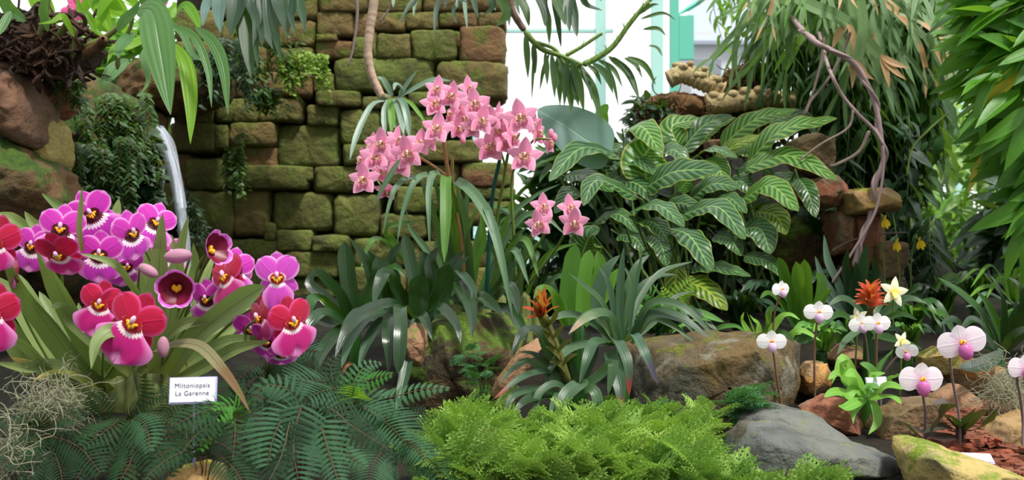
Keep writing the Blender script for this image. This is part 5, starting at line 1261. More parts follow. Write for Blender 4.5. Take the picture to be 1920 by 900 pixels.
for x0, y0, x1, y1, w_ in ((985, 62, 990, 148, 13), (1000, 80, 1004, 140, 12), (1003, 82, 997, 188, 7), (1022, 98, 1026, 160, 12), (1034, 100, 1040, 185, 13), (1045, 104, 1050, 200, 15), (1056, 108, 1072, 215, 22), (1062, 110, 1085, 200, 20), (1070, 112, 1095, 210, 18), (1080, 118, 1128, 230, 18), (1046, 104, 1068, 185, 12), (1110, 118, 1150, 176, 16), (1120, 112, 1168, 165, 10), (1140, 105, 1200, 190, 16), (1150, 106, 1195, 180, 10), (1175, 106, 1230, 160, 12), (1170, 108, 1205, 148, 9), (1215, 85, 1242, 106, 9), (1205, 55, 1250, 68, 8), (1200, 36, 1268, 38, 7), (1195, 28, 1236, 8, 9), (1205, 14, 1230, -4, 9), (1030, 100, 1012, 170, 8), (1090, 122, 1110, 190, 10), (1064, 110, 1058, 200, 14), (1100, 120, 1128, 160, 9), (1075, 112, 1078, 190, 16), (1130, 110, 1160, 200, 8)):
    LF(t, 'leaf', M_dr, [(x0, y0), ((x0+x1)/2+(x1-x0)*.12, (y0+y1)/2-abs(x1-x0)*.18), (x1, y1)], w_, 2.9+R.uniform(-.04, .04), 2.86, 'lance', fold=.3, N=(R.uniform(-.4, .4), -1, .1))
# bigger dark leaves hanging from above the frame
def hangplant(px, py, d, label, data, mat, mats=None, prob=.3, name='hanging_plant', cat='plant', **k):
    c = P(px, py, d); t = thing(name, c, label, cat); mb = MB(); ball(mb, (c.x, c.y, c.z), .03, 1.3, 1, .9, 0, 8); mb.build('root_ball', M_root, t)
    leaves(t, data, mat, mats, prob, **k); return t
hangplant(1055, -60, 2.8, 'dark leafy plant hanging from above in front of the bright glass', '''1030,-50 1040,-10 1052,20 1060,48 24 2.8 2.7
1050,-50 1065,-10 1075,30 1082,70 22 2.8 2.7
1060,-50 1070,-20 1065,20 1068,60 20 2.8 2.7
1020,-50 1010,-10 1020,20 1022,50 20 2.8 2.75
1040,-50 1020,0 1028,40 1030,84 14 2.8 2.75
1000,-50 975,-10 985,20 992,50 20 2.85 2.8
1070,-50 1090,-10 1100,10 1130,20 14 2.8 2.8
980,-50 940,-10 950,30 930,50 22 2.85 2.85
1050,-50 1040,0 1046,40 1052,90 12 2.8 2.75
960,-50 900,-30 925,10 905,30 20 2.85 2.85
1080,-50 1110,-20 1120,-5 1128,2 12 2.8 2.75''', M_dr, M_v2, .4)
hangplant(840, -70, 3.1, 'narrow-leaved plant drooping over the top of the stone wall', '''800,-60 790,-20 765,15 748,45 9 3.1 2.95
830,-60 825,-10 818,20 814,68 10 3.1 2.95
850,-60 835,-20 838,0 832,18 9 3.1 2.95
860,-60 868,-20 872,20 876,54 8 3.1 2.95
880,-60 886,-20 890,10 897,34 12 3.1 2.95
800,-60 760,-40 740,-10 737,14 12 3.1 2.95
900,-60 920,-30 924,0 929,20 9 3.1 2.95
870,-60 920,-30 950,10 955,50 16 3.1 3.0
820,-60 850,-10 862,0 880,6 12 3.1 2.95
880,-60 930,-40 960,-10 975,30 14 3.1 3.0
840,-60 800,-20 780,0 775,30 10 3.1 3.0
850,-60 860,0 850,20 856,44 9 3.1 3.0''', M_sil, M_v2, .5)
hangplant(480, -90, 2.6, 'dark staghorn-like fronds hanging at the top between orchid leaves and trunk', '''420,-70 415,-10 412,30 414,62 34 2.6 2.45 l
440,-70 445,0 438,40 432,66 40 2.6 2.45 l
470,-70 470,20 466,80 471,148 44 2.6 2.45 l
500,-70 500,10 508,60 528,112 48 2.6 2.45 l
520,-70 530,0 535,30 540,68 44 2.6 2.45 l
550,-70 560,0 568,30 572,62 22 2.6 2.45 l
450,-70 440,10 450,50 452,92 26 2.6 2.5 l
505,-70 510,40 518,80 528,116 14 2.6 2.4 l
480,-70 484,30 490,60 492,90 20 2.6 2.4 l
400,-70 396,-10 385,20 380,50 26 2.65 2.5 l
540,-70 548,10 546,36 556,62 18 2.6 2.4 l
460,-70 478,30 480,90 484,130 18 2.6 2.4 l
490,-70 470,0 480,40 474,90 22 2.6 2.45 l''', leaf_mat('dark_hanging_frond', C(44, 78, 48), C(26, 54, 34), rough=.45, tr=.3, streak=.4), leaf_mat('silver_backed_frond', C(110, 140, 136), C(50, 84, 66), rough=.35, tr=.2, streak=.8), .22)
# ================================================================ TOP LEFT ORCHIDS ON THE ROCK
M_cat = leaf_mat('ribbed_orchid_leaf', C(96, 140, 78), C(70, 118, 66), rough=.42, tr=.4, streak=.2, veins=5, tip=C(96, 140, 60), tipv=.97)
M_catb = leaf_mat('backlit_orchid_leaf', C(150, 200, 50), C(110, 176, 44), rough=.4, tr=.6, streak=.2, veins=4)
c = P(90, 110, 2.5)
t = thing('ribbed_leaf_orchid', c, 'orchid with broad ribbed hanging leaves rooted in a dark tangle on the left rocks', 'orchid')
mb = MB(); blob(mb, pxpoly([(-60, 120), (-40, 50), (20, 30), (70, 30), (130, 60), (190, 78), (160, 120), (110, 145), (20, 125)], 2.5), 2.52, .22, 22, 44, .5, .16, seed=9)
for i in range(170):
    p = P(R.uniform(-20, 165), R.uniform(40, 135), 2.42); pts = [p]
    v = rv(1)
    for k in range(4): v = (v.normalized()+rv(.5)); pts.append(pts[-1]+v.normalized()*.02)
    tube(mb, pts, R.uniform(.002, .006), 6, 8, r=R.random())
mb.build('root_tangle', rock_mat('dark_root_tangle', [C(50, 34, 26), C(32, 24, 18), C(84, 60, 46)], scale=18, rough=.8, bump=1), t)
for pts, r in (([(150, 90), (193, 73), (235, 38), (262, 5)], (7, 4)), ([(100, 80), (118, 55), (128, 35)], (8, 4)), ([(70, 90), (80, 50), (88, 0), (90, -30)], (8, 6)), ([(135, 110), (140, 60), (120, 38), (80, 45)], (5, 4)), ([(160, 105), (180, 90), (192, 80), (193, 72)], (12, 9)), ([(220, 130), (225, 90), (245, 50), (250, 20)], (5, 3))):
    TB(t, 'pseudobulb', M_bulb if r[0] < 12 else M_root, pts, r, 2.42, 2.36, 9)
for pts, a in parse('''255,20 285,22 300,90 320,215 64 2.3 2.15 L
325,80 348,120 358,190 357,270 30 2.36 2.25 b
320,45 365,70 390,130 397,202 17 2.3 2.2 L
365,50 400,80 420,130 428,216 25 2.35 2.25 L
250,60 240,70 225,90 222,110 26 2.4 2.3 L
230,20 180,-10 200,40 210,66 34 2.45 2.4 b
260,10 225,-20 200,0 180,40 30 2.45 2.4 b
240,30 200,0 190,-10 175,-30 40 2.5 2.4 b
265,10 280,-20 300,0 330,-20 36 2.4 2.35 L
90,60 82,20 88,-10 90,-40 18 2.35 2.3 L
50,40 20,20 0,-10 -30,-20 26 2.4 2.35 L
20,20 10,40 0,60 -8,70 20 2.3 2.25 L
100,40 70,-10 85,-30 110,-30 40 2.6 2.6 b
150,30 170,-10 160,-30 150,-40 22 2.45 2.4 b
300,30 340,60 360,100 392,120 14 2.4 2.3 L
240,110 215,130 200,150 190,160 30 2.5 2.4 L
270,90 268,110 278,150 262,180 12 2.5 2.4 L
220,60 232,40 252,20 262,0 22 2.3 2.28 L
330,20 350,10 370,40 372,60 20 2.5 2.4 b
180,60 165,30 150,20 145,-10 16 2.4 2.4 b
140,70 118,30 100,40 70,45 12 2.35 2.3 b
300,60 240,85 215,90 200,120 20 2.6 2.5 b'''):
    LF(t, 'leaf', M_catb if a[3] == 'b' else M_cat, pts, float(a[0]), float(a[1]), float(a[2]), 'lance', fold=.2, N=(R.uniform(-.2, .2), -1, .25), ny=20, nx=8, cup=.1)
# pink blooms and foliage beyond the left rocks
M_pkf = petal_mat('far_pink_petal', C(240, 110, 170), C(226, 80, 150), C(250, 190, 216))
a = MB()
for k in range(5): petal(a, 90+72*k, .05, .05, -.1, .1, .2, 'round')
FL['P'] = [('flower', a.mesh('flower', M_pkf))]
t = thing('pink_flowering_plant', G(180, 5.3), 'distant plant with pink blooms glimpsed over the left rocks', 'plant'); c0 = Vector(t['_loc'])
mb = MB(); fo_ = MB()
for x, y in ((140, 12), (152, 20), (132, 26), (170, 128), (184, 118), (178, 140), (205, 95), (210, 100), (194, 130), (300, -4), (145, 2), (160, 145), (222, 160), (292, 8)):
    p = P(x, y, 5.2); tube(mb, [c0, c0.lerp(p, .5)+Vector((.05, 0, .1)), p], (.012, .004), 5, 6); put('P', t, p, 1.0, R.uniform(-30, 30), R.uniform(-20, 20), R.uniform(0, 70))
for i in range(260):
    p = P(R.uniform(-40, 560), R.uniform(20, 260), 5.25+R.random()*.2); fo_.addT(R.choice(T_wide), aim(rv(1), .14), p, R.random())
mb.build('stem', M_pet, t); fo_.build('foliage', M_v3, t)
bushmass('background_bush', 300, 130, 4.6, 340, 170, .4, 420, T_wide, .12, M_v3, 'sunlit background bush above the left rock wall', group='bushes beyond the walls')
bushmass('background_bush', 470, 60, 4.5, 260, 200, .4, 380, T_wide, .10, M_v1, 'leafy bush above the wall behind the hanging dark fronds', group='bushes beyond the walls')
# ferns and maidenhair on the rocks
def wallfern(cx, cy, d, w_, h_, n, label, mat, L=.02, T=None, seedh=0, group='maidenhair on the rocks', name='maidenhair_fern', stemn=24):
    c = P(cx, cy-h_*.35, d+.06); t = thing(name, c, label, 'fern', group); mb = MB(); sb = MB()
    for i in range(stemn):
        x0 = cx+R.uniform(-.45, .45)*w_; y0 = cy+R.uniform(-.5, .2)*h_; l = R.uniform(.25, .55)*h_; sx = R.uniform(-.1, .5)*l
        pts = [P(x0, y0, d+.04), P(x0+sx*.5, y0-l*.05+l*.3, d-.03), P(x0+sx, y0+l, d-.04+R.uniform(-.03, .03))]
        twig_leaves(mb, sb, pts, .0012, T or T_round, n, L, .8, .15)
    mb.build('foliage', mat, t); sb.build('stem', M_fst, t)
wallfern(205, 240, 2.82, 150, 150, 26, 'maidenhair hanging down the rock face left of the waterfall', M_ivy, .022, T_wide, stemn=46)
wallfern(180, 340, 2.72, 140, 170, 24, 'dense small-leaved fern low on the rock face behind the pansy orchids', lm('shade_fern', C(52, 88, 40), C(34, 62, 30), tr=.2), .022, T_wide, stemn=46)
wallfern(240, 330, 2.9, 90, 170, 18, 'rounded leaved creeper beside the thin trickle of water', M_v2, .034, T_round, stemn=30)
wallfern(120, 170, 2.6, 100, 70, 18, 'wispy fern along the top edge of the left rocks', M_ivy, .018, T_wide, stemn=22)
wallfern(565, 130, 3.72, 110, 80, 26, 'lime green maidenhair growing high on the stone wall', lm('lime_maidenhair', C(140, 170, 60), C(100, 140, 50), tr=.35), .015, T_round, stemn=44)
wallfern(480, 110, 3.72, 160, 160, 20, 'dark fern patch on the wall behind the hanging fronds', M_ivy, .026, T_wide, stemn=40)
wallfern(435, 300, 3.8, 34, 110, 16, 'thin strand of creeper on the wall joint above the pansy orchids', lm('wall_creeper', C(84, 116, 50), C(52, 84, 40), tr=.2), .022, T_round, stemn=20)
wallfern(350, 410, 3.7, 60, 110, 18, 'small fern on the wall foot right of the waterfall', M_v2, .022, T_wide, stemn=22)
wallfern(490, 180, 3.78, 60, 60, 14, 'little creeper tuft on the wall under the dark fern patch', M_ivy, .024, T_round, stemn=14)
wallfern(400, 130, 3.6, 140, 120, 18, 'shaggy fern hanging from the rock ledge above the waterfall', M_v2, .03, T_wide, stemn=36)

# ================================================================ WATERFALL
s = NT('falling_water'); uv = s.coord('UV'); n_ = s.noise(s.vmul(uv, (26, 1.1, 1)), 1.5, 4, .6); k_ = s.ramp(n_, .46, .60)
tr_ = s.n('BsdfTransparent'); df = s.pbsdf(C(214, 222, 238), .45, .4); mx = s.n('MixShader'); s.set(mx.inputs[0], s.math('ADD', s.math('MULTIPLY', k_, .75), .06)); s.t.links.new(tr_.outputs[0], mx.inputs[1]); s.t.links.new(df, mx.inputs[2]); M_wat = s.out(mx.outputs[0])
def fall(name, label, strands, d):
    t = MB()
    for pts, w_ in strands:
        W = [P(x, y, d+(-.12*(i/(len(pts)-1)))) for i, (x, y) in enumerate(pts)]
        ribbon(t, W, w_/FP*d, 'flat', N=(R.uniform(-.3, .3), -1, 0), fold=R.uniform(-.3, .6), ny=20, nx=6, cup=.5)
        ribbon(t, [p+Vector((.006, .02, 0)) for p in W], w_*.6/FP*d, 'flat', N=(R.uniform(-.5, .5), -1, 0), fold=.3, ny=20, nx=4, cup=.7)
    o = t.build(name, M_wat); tag(o, label, 'waterfall')
fall('waterfall', 'thin white waterfall arcing out of the rocks beside the stone wall', [([(294, 236), (302, 262), (316, 310), (328, 360), (336, 410), (344, 470), (346, 575)], 13), ([(298, 238), (312, 262), (322, 300), (332, 350), (342, 420), (348, 470), (350, 575)], 9), ([(296, 236), (306, 256), (318, 290), (330, 330), (340, 390)], 10), ([(300, 240), (318, 268), (328, 320), (334, 380)], 7)], 3.35)
fall('water_trickle', 'second thinner trickle of water left of the waterfall', [([(288, 296), (276, 310), (272, 350), (270, 420), (268, 540)], 8), ([(296, 292), (285, 300), (278, 330), (274, 400)], 5), ([(284, 300), (296, 310), (300, 330), (296, 350)], 5)], 3.3)

# ================================================================ RIGHT: LEAF CURTAINS
def curtain(cx, x_w, y0, y1, d, n, T, L, mat, label, lean=0, per=16, hang=.6, name='hanging_vine', grp='leafy curtains behind the vines'):
    c = P(cx, y0, d); t = thing(name, c, label, 'vine', grp); mb = MB(); sb = MB()
    for i in range(n):
        x = cx+R.uniform(-.5, .5)*x_w; ya = y0+R.uniform(-.1, .35)*(y1-y0)*R.random(); yb = y0+(y1-y0)*R.uniform(.5, 1.0); dd = d+R.uniform(-.12, .12)
        pts = [P(x, ya, dd+.04), P(x+lean*.4+R.uniform(-12, 12), (ya+yb)/2, dd), P(x+lean+R.uniform(-15, 15), yb, dd-.03)]
        twig_leaves(mb, sb, pts, .0022, T, per, L, 1, hang)
    mb.build('foliage', mat, t); sb.build('stem', M_pet, t)
curtain(1630, 170, -60, 330, 3.45, 34, T_lance, .13, M_v1, 'dark curtain of long leaves behind the twisted vine')
curtain(1705, 110, -60, 430, 3.6, 26, T_wide, .10, M_v1, 'mid green curtain of pointed leaves right of the twisted vine')
curtain(1480, 110, -60, 170, 3.5, 14, T_strap, .16, M_v1, 'narrow leaves hanging behind the staghorn over the logs')
curtain(1650, 150, 200, 470, 3.45, 24, T_wide, .085, M_v2, 'dark rounded leaves hanging over the rock pile')
curtain(1710, 90, 400, 540, 3.4, 14, T_lance, .10, M_v2, 'low dark lance-shaped leaves right of the rock pile')
curtain(1560, 100, 180, 380, 3.42, 14, T_lance, .10, M_v2, 'dark leaves between the brown rock and the vine bundle')
curtain(1760, 70, -80, 150, 4.2, 8, T_round, .05, M_v3, 'pale small rounded leaves against the bright glass at the top right')
curtain(1375, 60, -60, 90, 4.0, 5, T_wide, .06, M_v3, 'few loose leaves in front of the pale building', per=6)

# ================================================================ RIGHT EDGE: BAMBOO-LIKE SHRUB
T_lw = leaf_templates('lance', .27, (.05, .2, .4), fold=.4)
c0 = G(2150, 2.75); t = thing('broad_leaved_bamboo', c0, 'big shrub of long glossy pointed leaves pushing in from the edge', 'shrub'); mb = MB(); yb = MB(); sb = MB()
for i in range(46):
    y1 = -80+i*10+R.uniform(-10, 10); x1 = 1855+R.uniform(-10, 60)+max(0, y1-120)*.42; dd = 2.6+R.uniform(-.25, .3)
    a = P(2060+R.uniform(0, 60), y1-60+R.uniform(-30, 30), dd+.1); b = P(x1, y1, dd)
    Cc = spline([a, a.lerp(b, .5)+Vector((0, 0, .03)), b], 12); tube(sb, [a, a.lerp(b, .5)+Vector((0, 0, .03)), b], (.005, .002), 5, 8); tube(sb, [c0, a.lerp(c0, .5), a], (.012, .006), 5, 8)
    for k, q in enumerate(Cc):
        for _ in range(2):
            dv = Vector((-1, R.uniform(-.5, .1), R.uniform(-.75, .25)-max(0, y1)/900)) ; (yb if R.random() < .05 else mb).addT(R.choice(T_lw), aim(dv+rv(.16), R.uniform(.10, .19), R.uniform(-.9, .9), (0, -.7, .7)), q+rv(.02), R.random())
mb.build('foliage', M_bam, t); yb.build('yellow_leaves', M_bamy, t); sb.build('stem', M_gbr, t)
for px, py, w_, h_, d, n, T, L, mt, lab in (
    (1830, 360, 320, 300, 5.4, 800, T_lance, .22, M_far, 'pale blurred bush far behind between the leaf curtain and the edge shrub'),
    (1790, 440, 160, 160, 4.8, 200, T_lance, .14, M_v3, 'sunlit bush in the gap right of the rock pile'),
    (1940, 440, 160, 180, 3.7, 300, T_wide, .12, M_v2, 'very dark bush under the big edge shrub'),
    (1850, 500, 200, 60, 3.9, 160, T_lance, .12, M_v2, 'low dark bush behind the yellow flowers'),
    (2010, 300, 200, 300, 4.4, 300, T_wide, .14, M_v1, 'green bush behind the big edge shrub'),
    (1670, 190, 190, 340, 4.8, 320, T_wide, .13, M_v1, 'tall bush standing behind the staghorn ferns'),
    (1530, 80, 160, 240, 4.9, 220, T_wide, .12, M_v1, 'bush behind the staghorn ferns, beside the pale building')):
    bushmass('background_bush', px, py, d, w_, h_, .5, n, T, L, mt, lab, group='bushes beyond the bank')

# ================================================================ RIGHT BED PLANTS
t = plant('upright_bromeliad', 1500, 2.62, 'lime green upright bromeliad under the highest slipper orchid flower', ppy=610)
leaves(t, '''1500,615 1485,560 1470,520 1458,482 26 2.62 2.5 t
1502,615 1500,560 1496,530 1492,490 26 2.6 2.5 t
1508,615 1512,560 1510,520 1508,486 24 2.6 2.55 t
1512,615 1530,580 1545,560 1562,540 20 2.6 2.5
1490,615 1470,590 1450,580 1435,590 20 2.55 2.4
1498,615 1480,570 1470,550 1462,520 22 2.65 2.6 t
1512,615 1535,570 1540,530 1530,510 22 2.65 2.65 t
1490,615 1465,570 1440,550 1425,560 16 2.65 2.55''', M_lime, M_glb, .3)
t = plant('grey_strap_plant', 1590, 2.85, 'grey-green strap leaved plant in front of the rock pile', ppy=590)
leaves(t, '''1590,590 1570,530 1552,490 1545,440 16 2.85 2.85
1595,590 1590,540 1585,500 1590,465 20 2.85 2.8
1600,590 1610,540 1618,500 1625,456 24 2.8 2.75
1588,590 1560,550 1540,520 1528,480 18 2.85 2.8
1605,590 1640,560 1660,540 1690,545 18 2.8 2.7
1598,590 1600,550 1606,520 1604,490 18 2.8 2.75
1585,590 1560,570 1540,545 1545,510 18 2.8 2.75
1600,590 1620,560 1640,520 1636,480 18 2.9 2.85''', M_blue, M_sil, .4)
t = plant('red_flowered_bromeliad', 1632, 2.3, 'bromeliad with a dense scarlet flower head behind the cream flowers', ppy=600)
leaves(t, '''1632,610 1600,600 1570,590 1545,610 16 2.3 2.2
1632,612 1660,600 1690,590 1720,600 16 2.3 2.2
1632,612 1610,620 1585,640 1570,665 14 2.25 2.15
1632,612 1650,630 1690,640 1730,655 16 2.25 2.15
1632,612 1600,570 1575,560 1552,575 16 2.35 2.3
1632,612 1680,570 1705,560 1740,570 18 2.35 2.3''', M_glb, M_gg, .4)
M_scar = leaf_mat('scarlet_bract', C(240, 96, 76), C(214, 60, 54), rough=.4, tr=.3, streak=.3, tip=C(240, 130, 100), tipv=.8)
TB(t, 'flower_stem', M_bolv, [(1632, 605), (1632, 585), (1631, 572)], (5, 6), 2.3, 2.28, 8)
for k in range(30):
    a = k*2.4; lv = k/30; dx = math.cos(a)*(36-14*lv); y0 = 578-30*lv; dd = 2.26-.03*math.sin(a)
    LF(t, 'bract', M_scar, [(1631, y0), (1631+dx*.5, y0-8-10*lv), (1631+dx, y0-6-22*lv)], 10, 2.28, dd, 'lance', fold=.5, ny=8)
t = plant('dark_strap_plant', 1870, 2.35, 'dark glossy strap leaved plant at the right behind the large lilac slipper orchid', ppy=650)
leaves(t, '''1870,655 1840,590 1800,550 1757,520 22 2.35 2.2
1875,655 1850,600 1810,560 1770,530 16 2.35 2.25
1880,655 1880,580 1870,540 1855,515 20 2.35 2.25
1885,655 1915,590 1910,540 1890,520 22 2.35 2.25
1890,655 1930,610 1950,580 1960,560 20 2.3 2.2
1860,655 1820,640 1790,600 1760,610 20 2.3 2.2
1870,655 1830,620 1800,640 1775,650 18 2.25 2.15
1880,660 1850,680 1820,690 1798,690 30 2.15 2.0 o
1890,655 1900,600 1930,560 1925,530 20 2.4 2.35
1865,655 1840,610 1820,600 1800,620 18 2.3 2.2
1885,655 1870,610 1850,570 1830,545 18 2.4 2.35
1880,655 1900,630 1930,620 1950,640 20 2.25 2.15''', M_gl, M_glb, .3)
t = plant('pale_grassy_plant', 1900, 2.7, 'pale arching grassy plant at the edge behind the dark strap leaves', ppy=560)
leaves(t, '''1890,570 1850,520 1830,505 1800,530 8 2.7 2.5
1895,570 1870,510 1850,500 1820,540 8 2.7 2.5
1900,570 1890,510 1905,480 1930,470 14 2.7 2.6
1895,570 1880,520 1860,540 1850,560 8 2.65 2.5
1900,570 1920,520 1935,500 1940,490 16 2.7 2.6
1900,570 1870,540 1840,540 1815,560 10 2.65 2.5
1905,570 1895,530 1905,510 1920,500 16 2.7 2.6
1895,570 1850,550 1830,570 1810,575 9 2.6 2.45''', M_v3, M_sil, .3)
t = plant('fine_leaved_clump', 1700, 2.5, 'bright green narrow leaved clump between red flower and dark strap plant', ppy=610)
leaves(t, '\n'.join('%d,615 %d,%d %d,%d %d 2.5 2.4 %s' % (1700+R.randint(-20, 20), 1700+a//2, 575+R.randint(-15, 15), 1700+a, 585+abs(a)//3+R.randint(-20, 15), R.randint(9, 15), R.choice('lt')) for a in range(-70, 100, 9)), M_glb, M_lime, .4)
t = plant('fine_leaved_clump', 1590, 2.45, 'green narrow leaved clump left of the cream orchids', ppy=640)
leaves(t, '\n'.join('%d,645 %d,%d %d,%d %d 2.45 2.35 l' % (1585+R.randint(-20, 20), 1585+a//2, 605+R.randint(-10, 10), 1585+a, 610+abs(a)//3+R.randint(-15, 15), R.randint(10, 16)) for a in range(-70, 80, 12)), M_glf, M_blue, .4)
t = plant('rosette_plant', 1628, 2.05, 'bright light green rosette plant above the reddish stone', ppy=735)
M_lt = leaf_mat('light_green_soft_leaf', C(150, 206, 84), C(112, 176, 66), rib=C(180, 220, 120), ribw=.04, rough=.4, tr=.4, streak=.1)
leaves(t, '''1625,745 1600,720 1580,690 1592,675 26 2.05 1.98 o
1625,745 1610,715 1600,700 1585,705 28 2.02 1.95 o
1628,745 1640,715 1628,690 1612,682 28 2.05 2.0 o
1630,745 1650,730 1670,722 1695,730 22 2.0 1.92 o
1622,748 1590,740 1565,735 1545,745 24 2.0 1.92 o
1625,748 1605,755 1585,765 1572,762 22 1.98 1.9 o
1630,748 1655,745 1675,745 1690,758 22 1.98 1.9 o
1628,745 1630,725 1640,705 1660,700 24 2.02 1.96 o
1628,748 1625,735 1635,725 1650,728 26 1.98 1.93 o
1622,745 1600,700 1580,670 1560,720 20 2.1 2.05 l
1630,745 1665,715 1680,705 1700,700 16 2.05 2.0 l
1622,745 1585,715 1570,700 1552,712 22 2.05 2.0 o
1628,745 1648,690 1660,672 1676,655 12 2.1 2.1 l
1630,750 1640,760 1645,790 1628,815 18 1.98 1.94 l
1624,750 1610,760 1600,775 1600,795 14 1.98 1.94 l
1626,745 1600,730 1590,745 1580,740 20 2.0 1.95 o''', M_lt, M_glf, .2, cup=.2)
t = plant('small_leafy_plant', 1420, 2.35, 'small bright leafy plant on top of the right end of the boulder', ppy=640)
leaves(t, '''1420,645 1400,620 1390,600 1395,585 16 2.35 2.3 l
1425,645 1435,610 1440,595 1446,580 20 2.3 2.2 o
1420,645 1380,640 1360,630 1345,632 14 2.35 2.3
1425,645 1420,610 1412,600 1405,590 14 2.35 2.3 l
1430,645 1460,600 1480,590 1500,600 14 2.35 2.3
1425,645 1450,630 1470,625 1490,640 14 2.3 2.2
1430,645 1470,640 1500,620 1540,640 16 2.3 2.2
1428,645 1500,640 1540,620 1560,600 18 2.35 2.3''', M_lt, M_glb, .3)
t = plant('small_leafy_plant', 1330, 2.6, 'low leafy plant with one red berry-like tip on the boulder rim', ppy=620)
leaves(t, '''1330,635 1350,615 1380,612 1400,625 12 2.6 2.5 l
1325,635 1300,615 1280,610 1260,625 14 2.6 2.5 l
1335,635 1360,630 1378,628 1395,634 12 2.5 2.4 l
1330,635 1320,610 1300,600 1290,605 12 2.6 2.5 l''', M_glf)
LF(t, 'red_tip', M_scar, [(1370, 634), (1382, 628), (1396, 628)], 10, 2.45, 2.4, 'lance', fold=.4)
# leafy filler round the middle
t = plant('leafy_ground_plant', 1240, 2.35, 'leafy green ground plant behind the arching bromeliad', ppy=610)
leaves(t, '\n'.join('%d,625 %d,%d %d,%d %d 2.35 2.28 %s' % (1240+R.randint(-30, 30), 1240+a//2, 590+R.randint(-15, 10), 1240+a, 600+abs(a)//5+R.randint(-25, 10), R.randint(16, 26), R.choice('lo')) for a in range(-110, 120, 12)), M_glf, M_blue, .4)
# yellow drop flowers
M_yf = plain_mat('golden_yellow_petal', C(248, 214, 40), .4, noise_amt=.05, tr=.3)
a = MB()
for k in range(4): petal(a, 270+(k-1.5)*32, .024, .014, -.2+.25*(k % 2), -.4, -.3, 'oval')
petal(a, 90, .016, .006, 0, 0, .2, 'point'); FL['D2'] = [('flower', a.mesh('flower', M_yf))]
for px, py, gx, lab in ((1681, 455, 1690, 'yellow flower hanging lowest, beside the grey brown block'), (1724, 452, 1712, 'yellow flower on the separate bright green stalk'), (1659, 412, 1662, 'pale yellow flower highest of the three')):
    g = G(gx, 2.8); t = thing('yellow_orchid', g, lab, 'orchid', 'yellow drop flowers'); p = P(px, py, 2.75)
    mb = MB(); tube(mb, [g, P(gx-4, 500, 2.8), P(px-6, py-6, 2.76), p], .0018, 5, 16); mb.build('stem', M_stalk, t); put('D2', t, p, .9, 20, 20, R.uniform(-20, 20))
# bark chips, small labels
M_chip = rock_mat('red_bark', [C(150, 74, 50), C(110, 52, 38), C(128, 84, 64)], scale=20, bump=.5)
mb = MB()
for i in range(420):
    d = R.uniform(1.55, 2.15); px = R.uniform(1745, 1990) if d > 1.62 else R.uniform(1760, 1960); g = G(px, d, .006)
    V = np.array([(x*.011, y*.006, z*.0025) for x in (-1, 1) for y in (-1, 1) for z in (-1, 1)], np.float32)*R.uniform(.5, 1.4)*np.array([1+R.random(), 1, 1]); V += np.random.RandomState(i).normal(0, .0012, V.shape)
    M3 = np.array(Matrix.Rotation(R.uniform(0, 6), 3, 'Z') @ Matrix.Rotation(R.gauss(0, .3), 3, 'X'))
    mb.add(V @ M3.T+np.array(g), [(0, 1, 3, 2), (4, 6, 7, 5), (0, 4, 5, 1), (2, 3, 7, 6), (0, 2, 6, 4), (1, 5, 7, 3)], r=R.random())
o = mb.build('bark_chips', M_chip, smooth=False); tag(o, 'reddish bark chips scattered between the rocks below the slipper orchids', 'bark', kind='stuff')
tagsign(1643, 716, 1.98, 36, 17, -20, -3, 'small white plant tag in the bright rosette plant', [])
tagsign(1822, 858, 1.62, 72, 24, -62, 4, 'white plant tag lying flat on the bark chips', [])

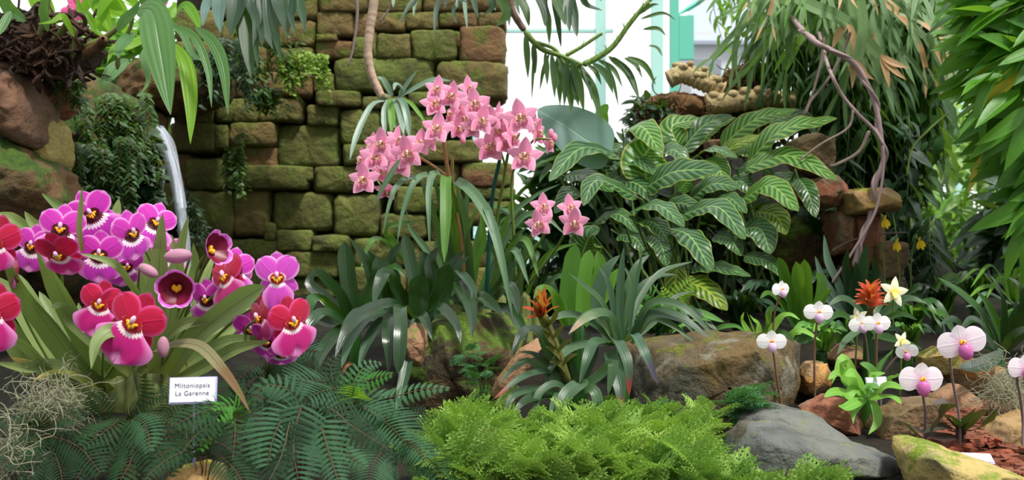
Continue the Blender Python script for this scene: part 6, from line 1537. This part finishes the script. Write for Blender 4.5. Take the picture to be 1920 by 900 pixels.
# dry leaves and twigs caught at the edge of the moss
M_dry = leaf_mat('dry_curled_leaf', C(150, 96, 60), C(110, 72, 48), rough=.7, tr=.15)
for i, (x, y, x2, y2, d, w_, lab) in enumerate(((1105, 790, 1140, 755, 1.86, 12, 'dry brown curled leaf under the red leaf tips'), (1130, 800, 1165, 778, 1.84, 9, 'dry strap leaf lying over the moss edge, right of the curled one'),
    (1205, 822, 1262, 808, 1.78, 7, 'dry twig-like leaf below the low mossy brown stone'), (640, 705, 668, 690, 1.6, 9, 'brown dead leaf caught in the bluish ferns'), (345, 655, 352, 690, 1.6, 9, 'withered brown sheath among the orchid pseudobulbs'))):
    mb = MB(); a, b = P(x, y, d), P(x2, y2, d+.03); ribbon(mb, [a, a.lerp(b, .5)+Vector((0, -.01, .012)), b], w_/FP*d, 'lance', fold=.9, ny=12, twist=1.2)
    o = mb.build('dry_leaf', M_dry); tag(o, lab, 'leaf')

bushmass('small_shrub', 590, 690, 2.75, 110, 90, .25, 260, T_round, .03, M_v3, 'sunlit small-leaved shrub glimpsed between pansy orchids and dark bromeliad')
bushmass('small_shrub', 470, 640, 2.9, 200, 110, .3, 300, T_wide, .05, M_v2, 'dark low shrub at the wall foot behind the pansy orchids')

for px, py, d, w_, lab, m1, m2, hh in ((1390, 600, 2.75, 120, 'dark leafy plant in the hollow below the zebra leaves, behind the boulder', M_gl, M_v2, 60), (1450, 590, 2.9, 120, 'dark strap plant in the shade left of the lime bromeliad', M_gl, M_blue, 80), (1760, 590, 2.7, 120, 'green strap plant between the rock pile foot and the dark glossy straps', M_glb, M_gl, 60),
    (1830, 560, 3.0, 150, 'bushy green strap plant far behind the hanging grey moss', M_glb, M_v3, 50), (1940, 620, 2.5, 110, 'grassy clump at the very edge above the half cut slipper orchid', M_glb, M_lime, 50), (1700, 640, 2.35, 90, 'low leafy plant behind the mossy green stone', M_glf, M_blue, 34), (1540, 640, 2.4, 80, 'low leafy plant above the ochre block', M_glf, M_lt, 34), (1590, 560, 3.0, 130, 'dark strap clump at the foot of the rock pile', M_gl, M_blue, 60)):
    t = plant('strap_clump', px, d, lab, ppy=py+15)
    leaves(t, '\n'.join('%d,%d %d,%d %d,%d %d %.2f %.2f %s' % (px+R.randint(-12, 12), py+20, px+a*.5, py-hh*.7+R.randint(-10, 10), px+a, py-hh*(.9-abs(a)/w_)+R.randint(-12, 12), R.randint(11, 18), d, d-.1, R.choice('tlsl')) for a in range(-w_//2-20, w_//2+20, 11)), m1, m2, .4, ny=10)
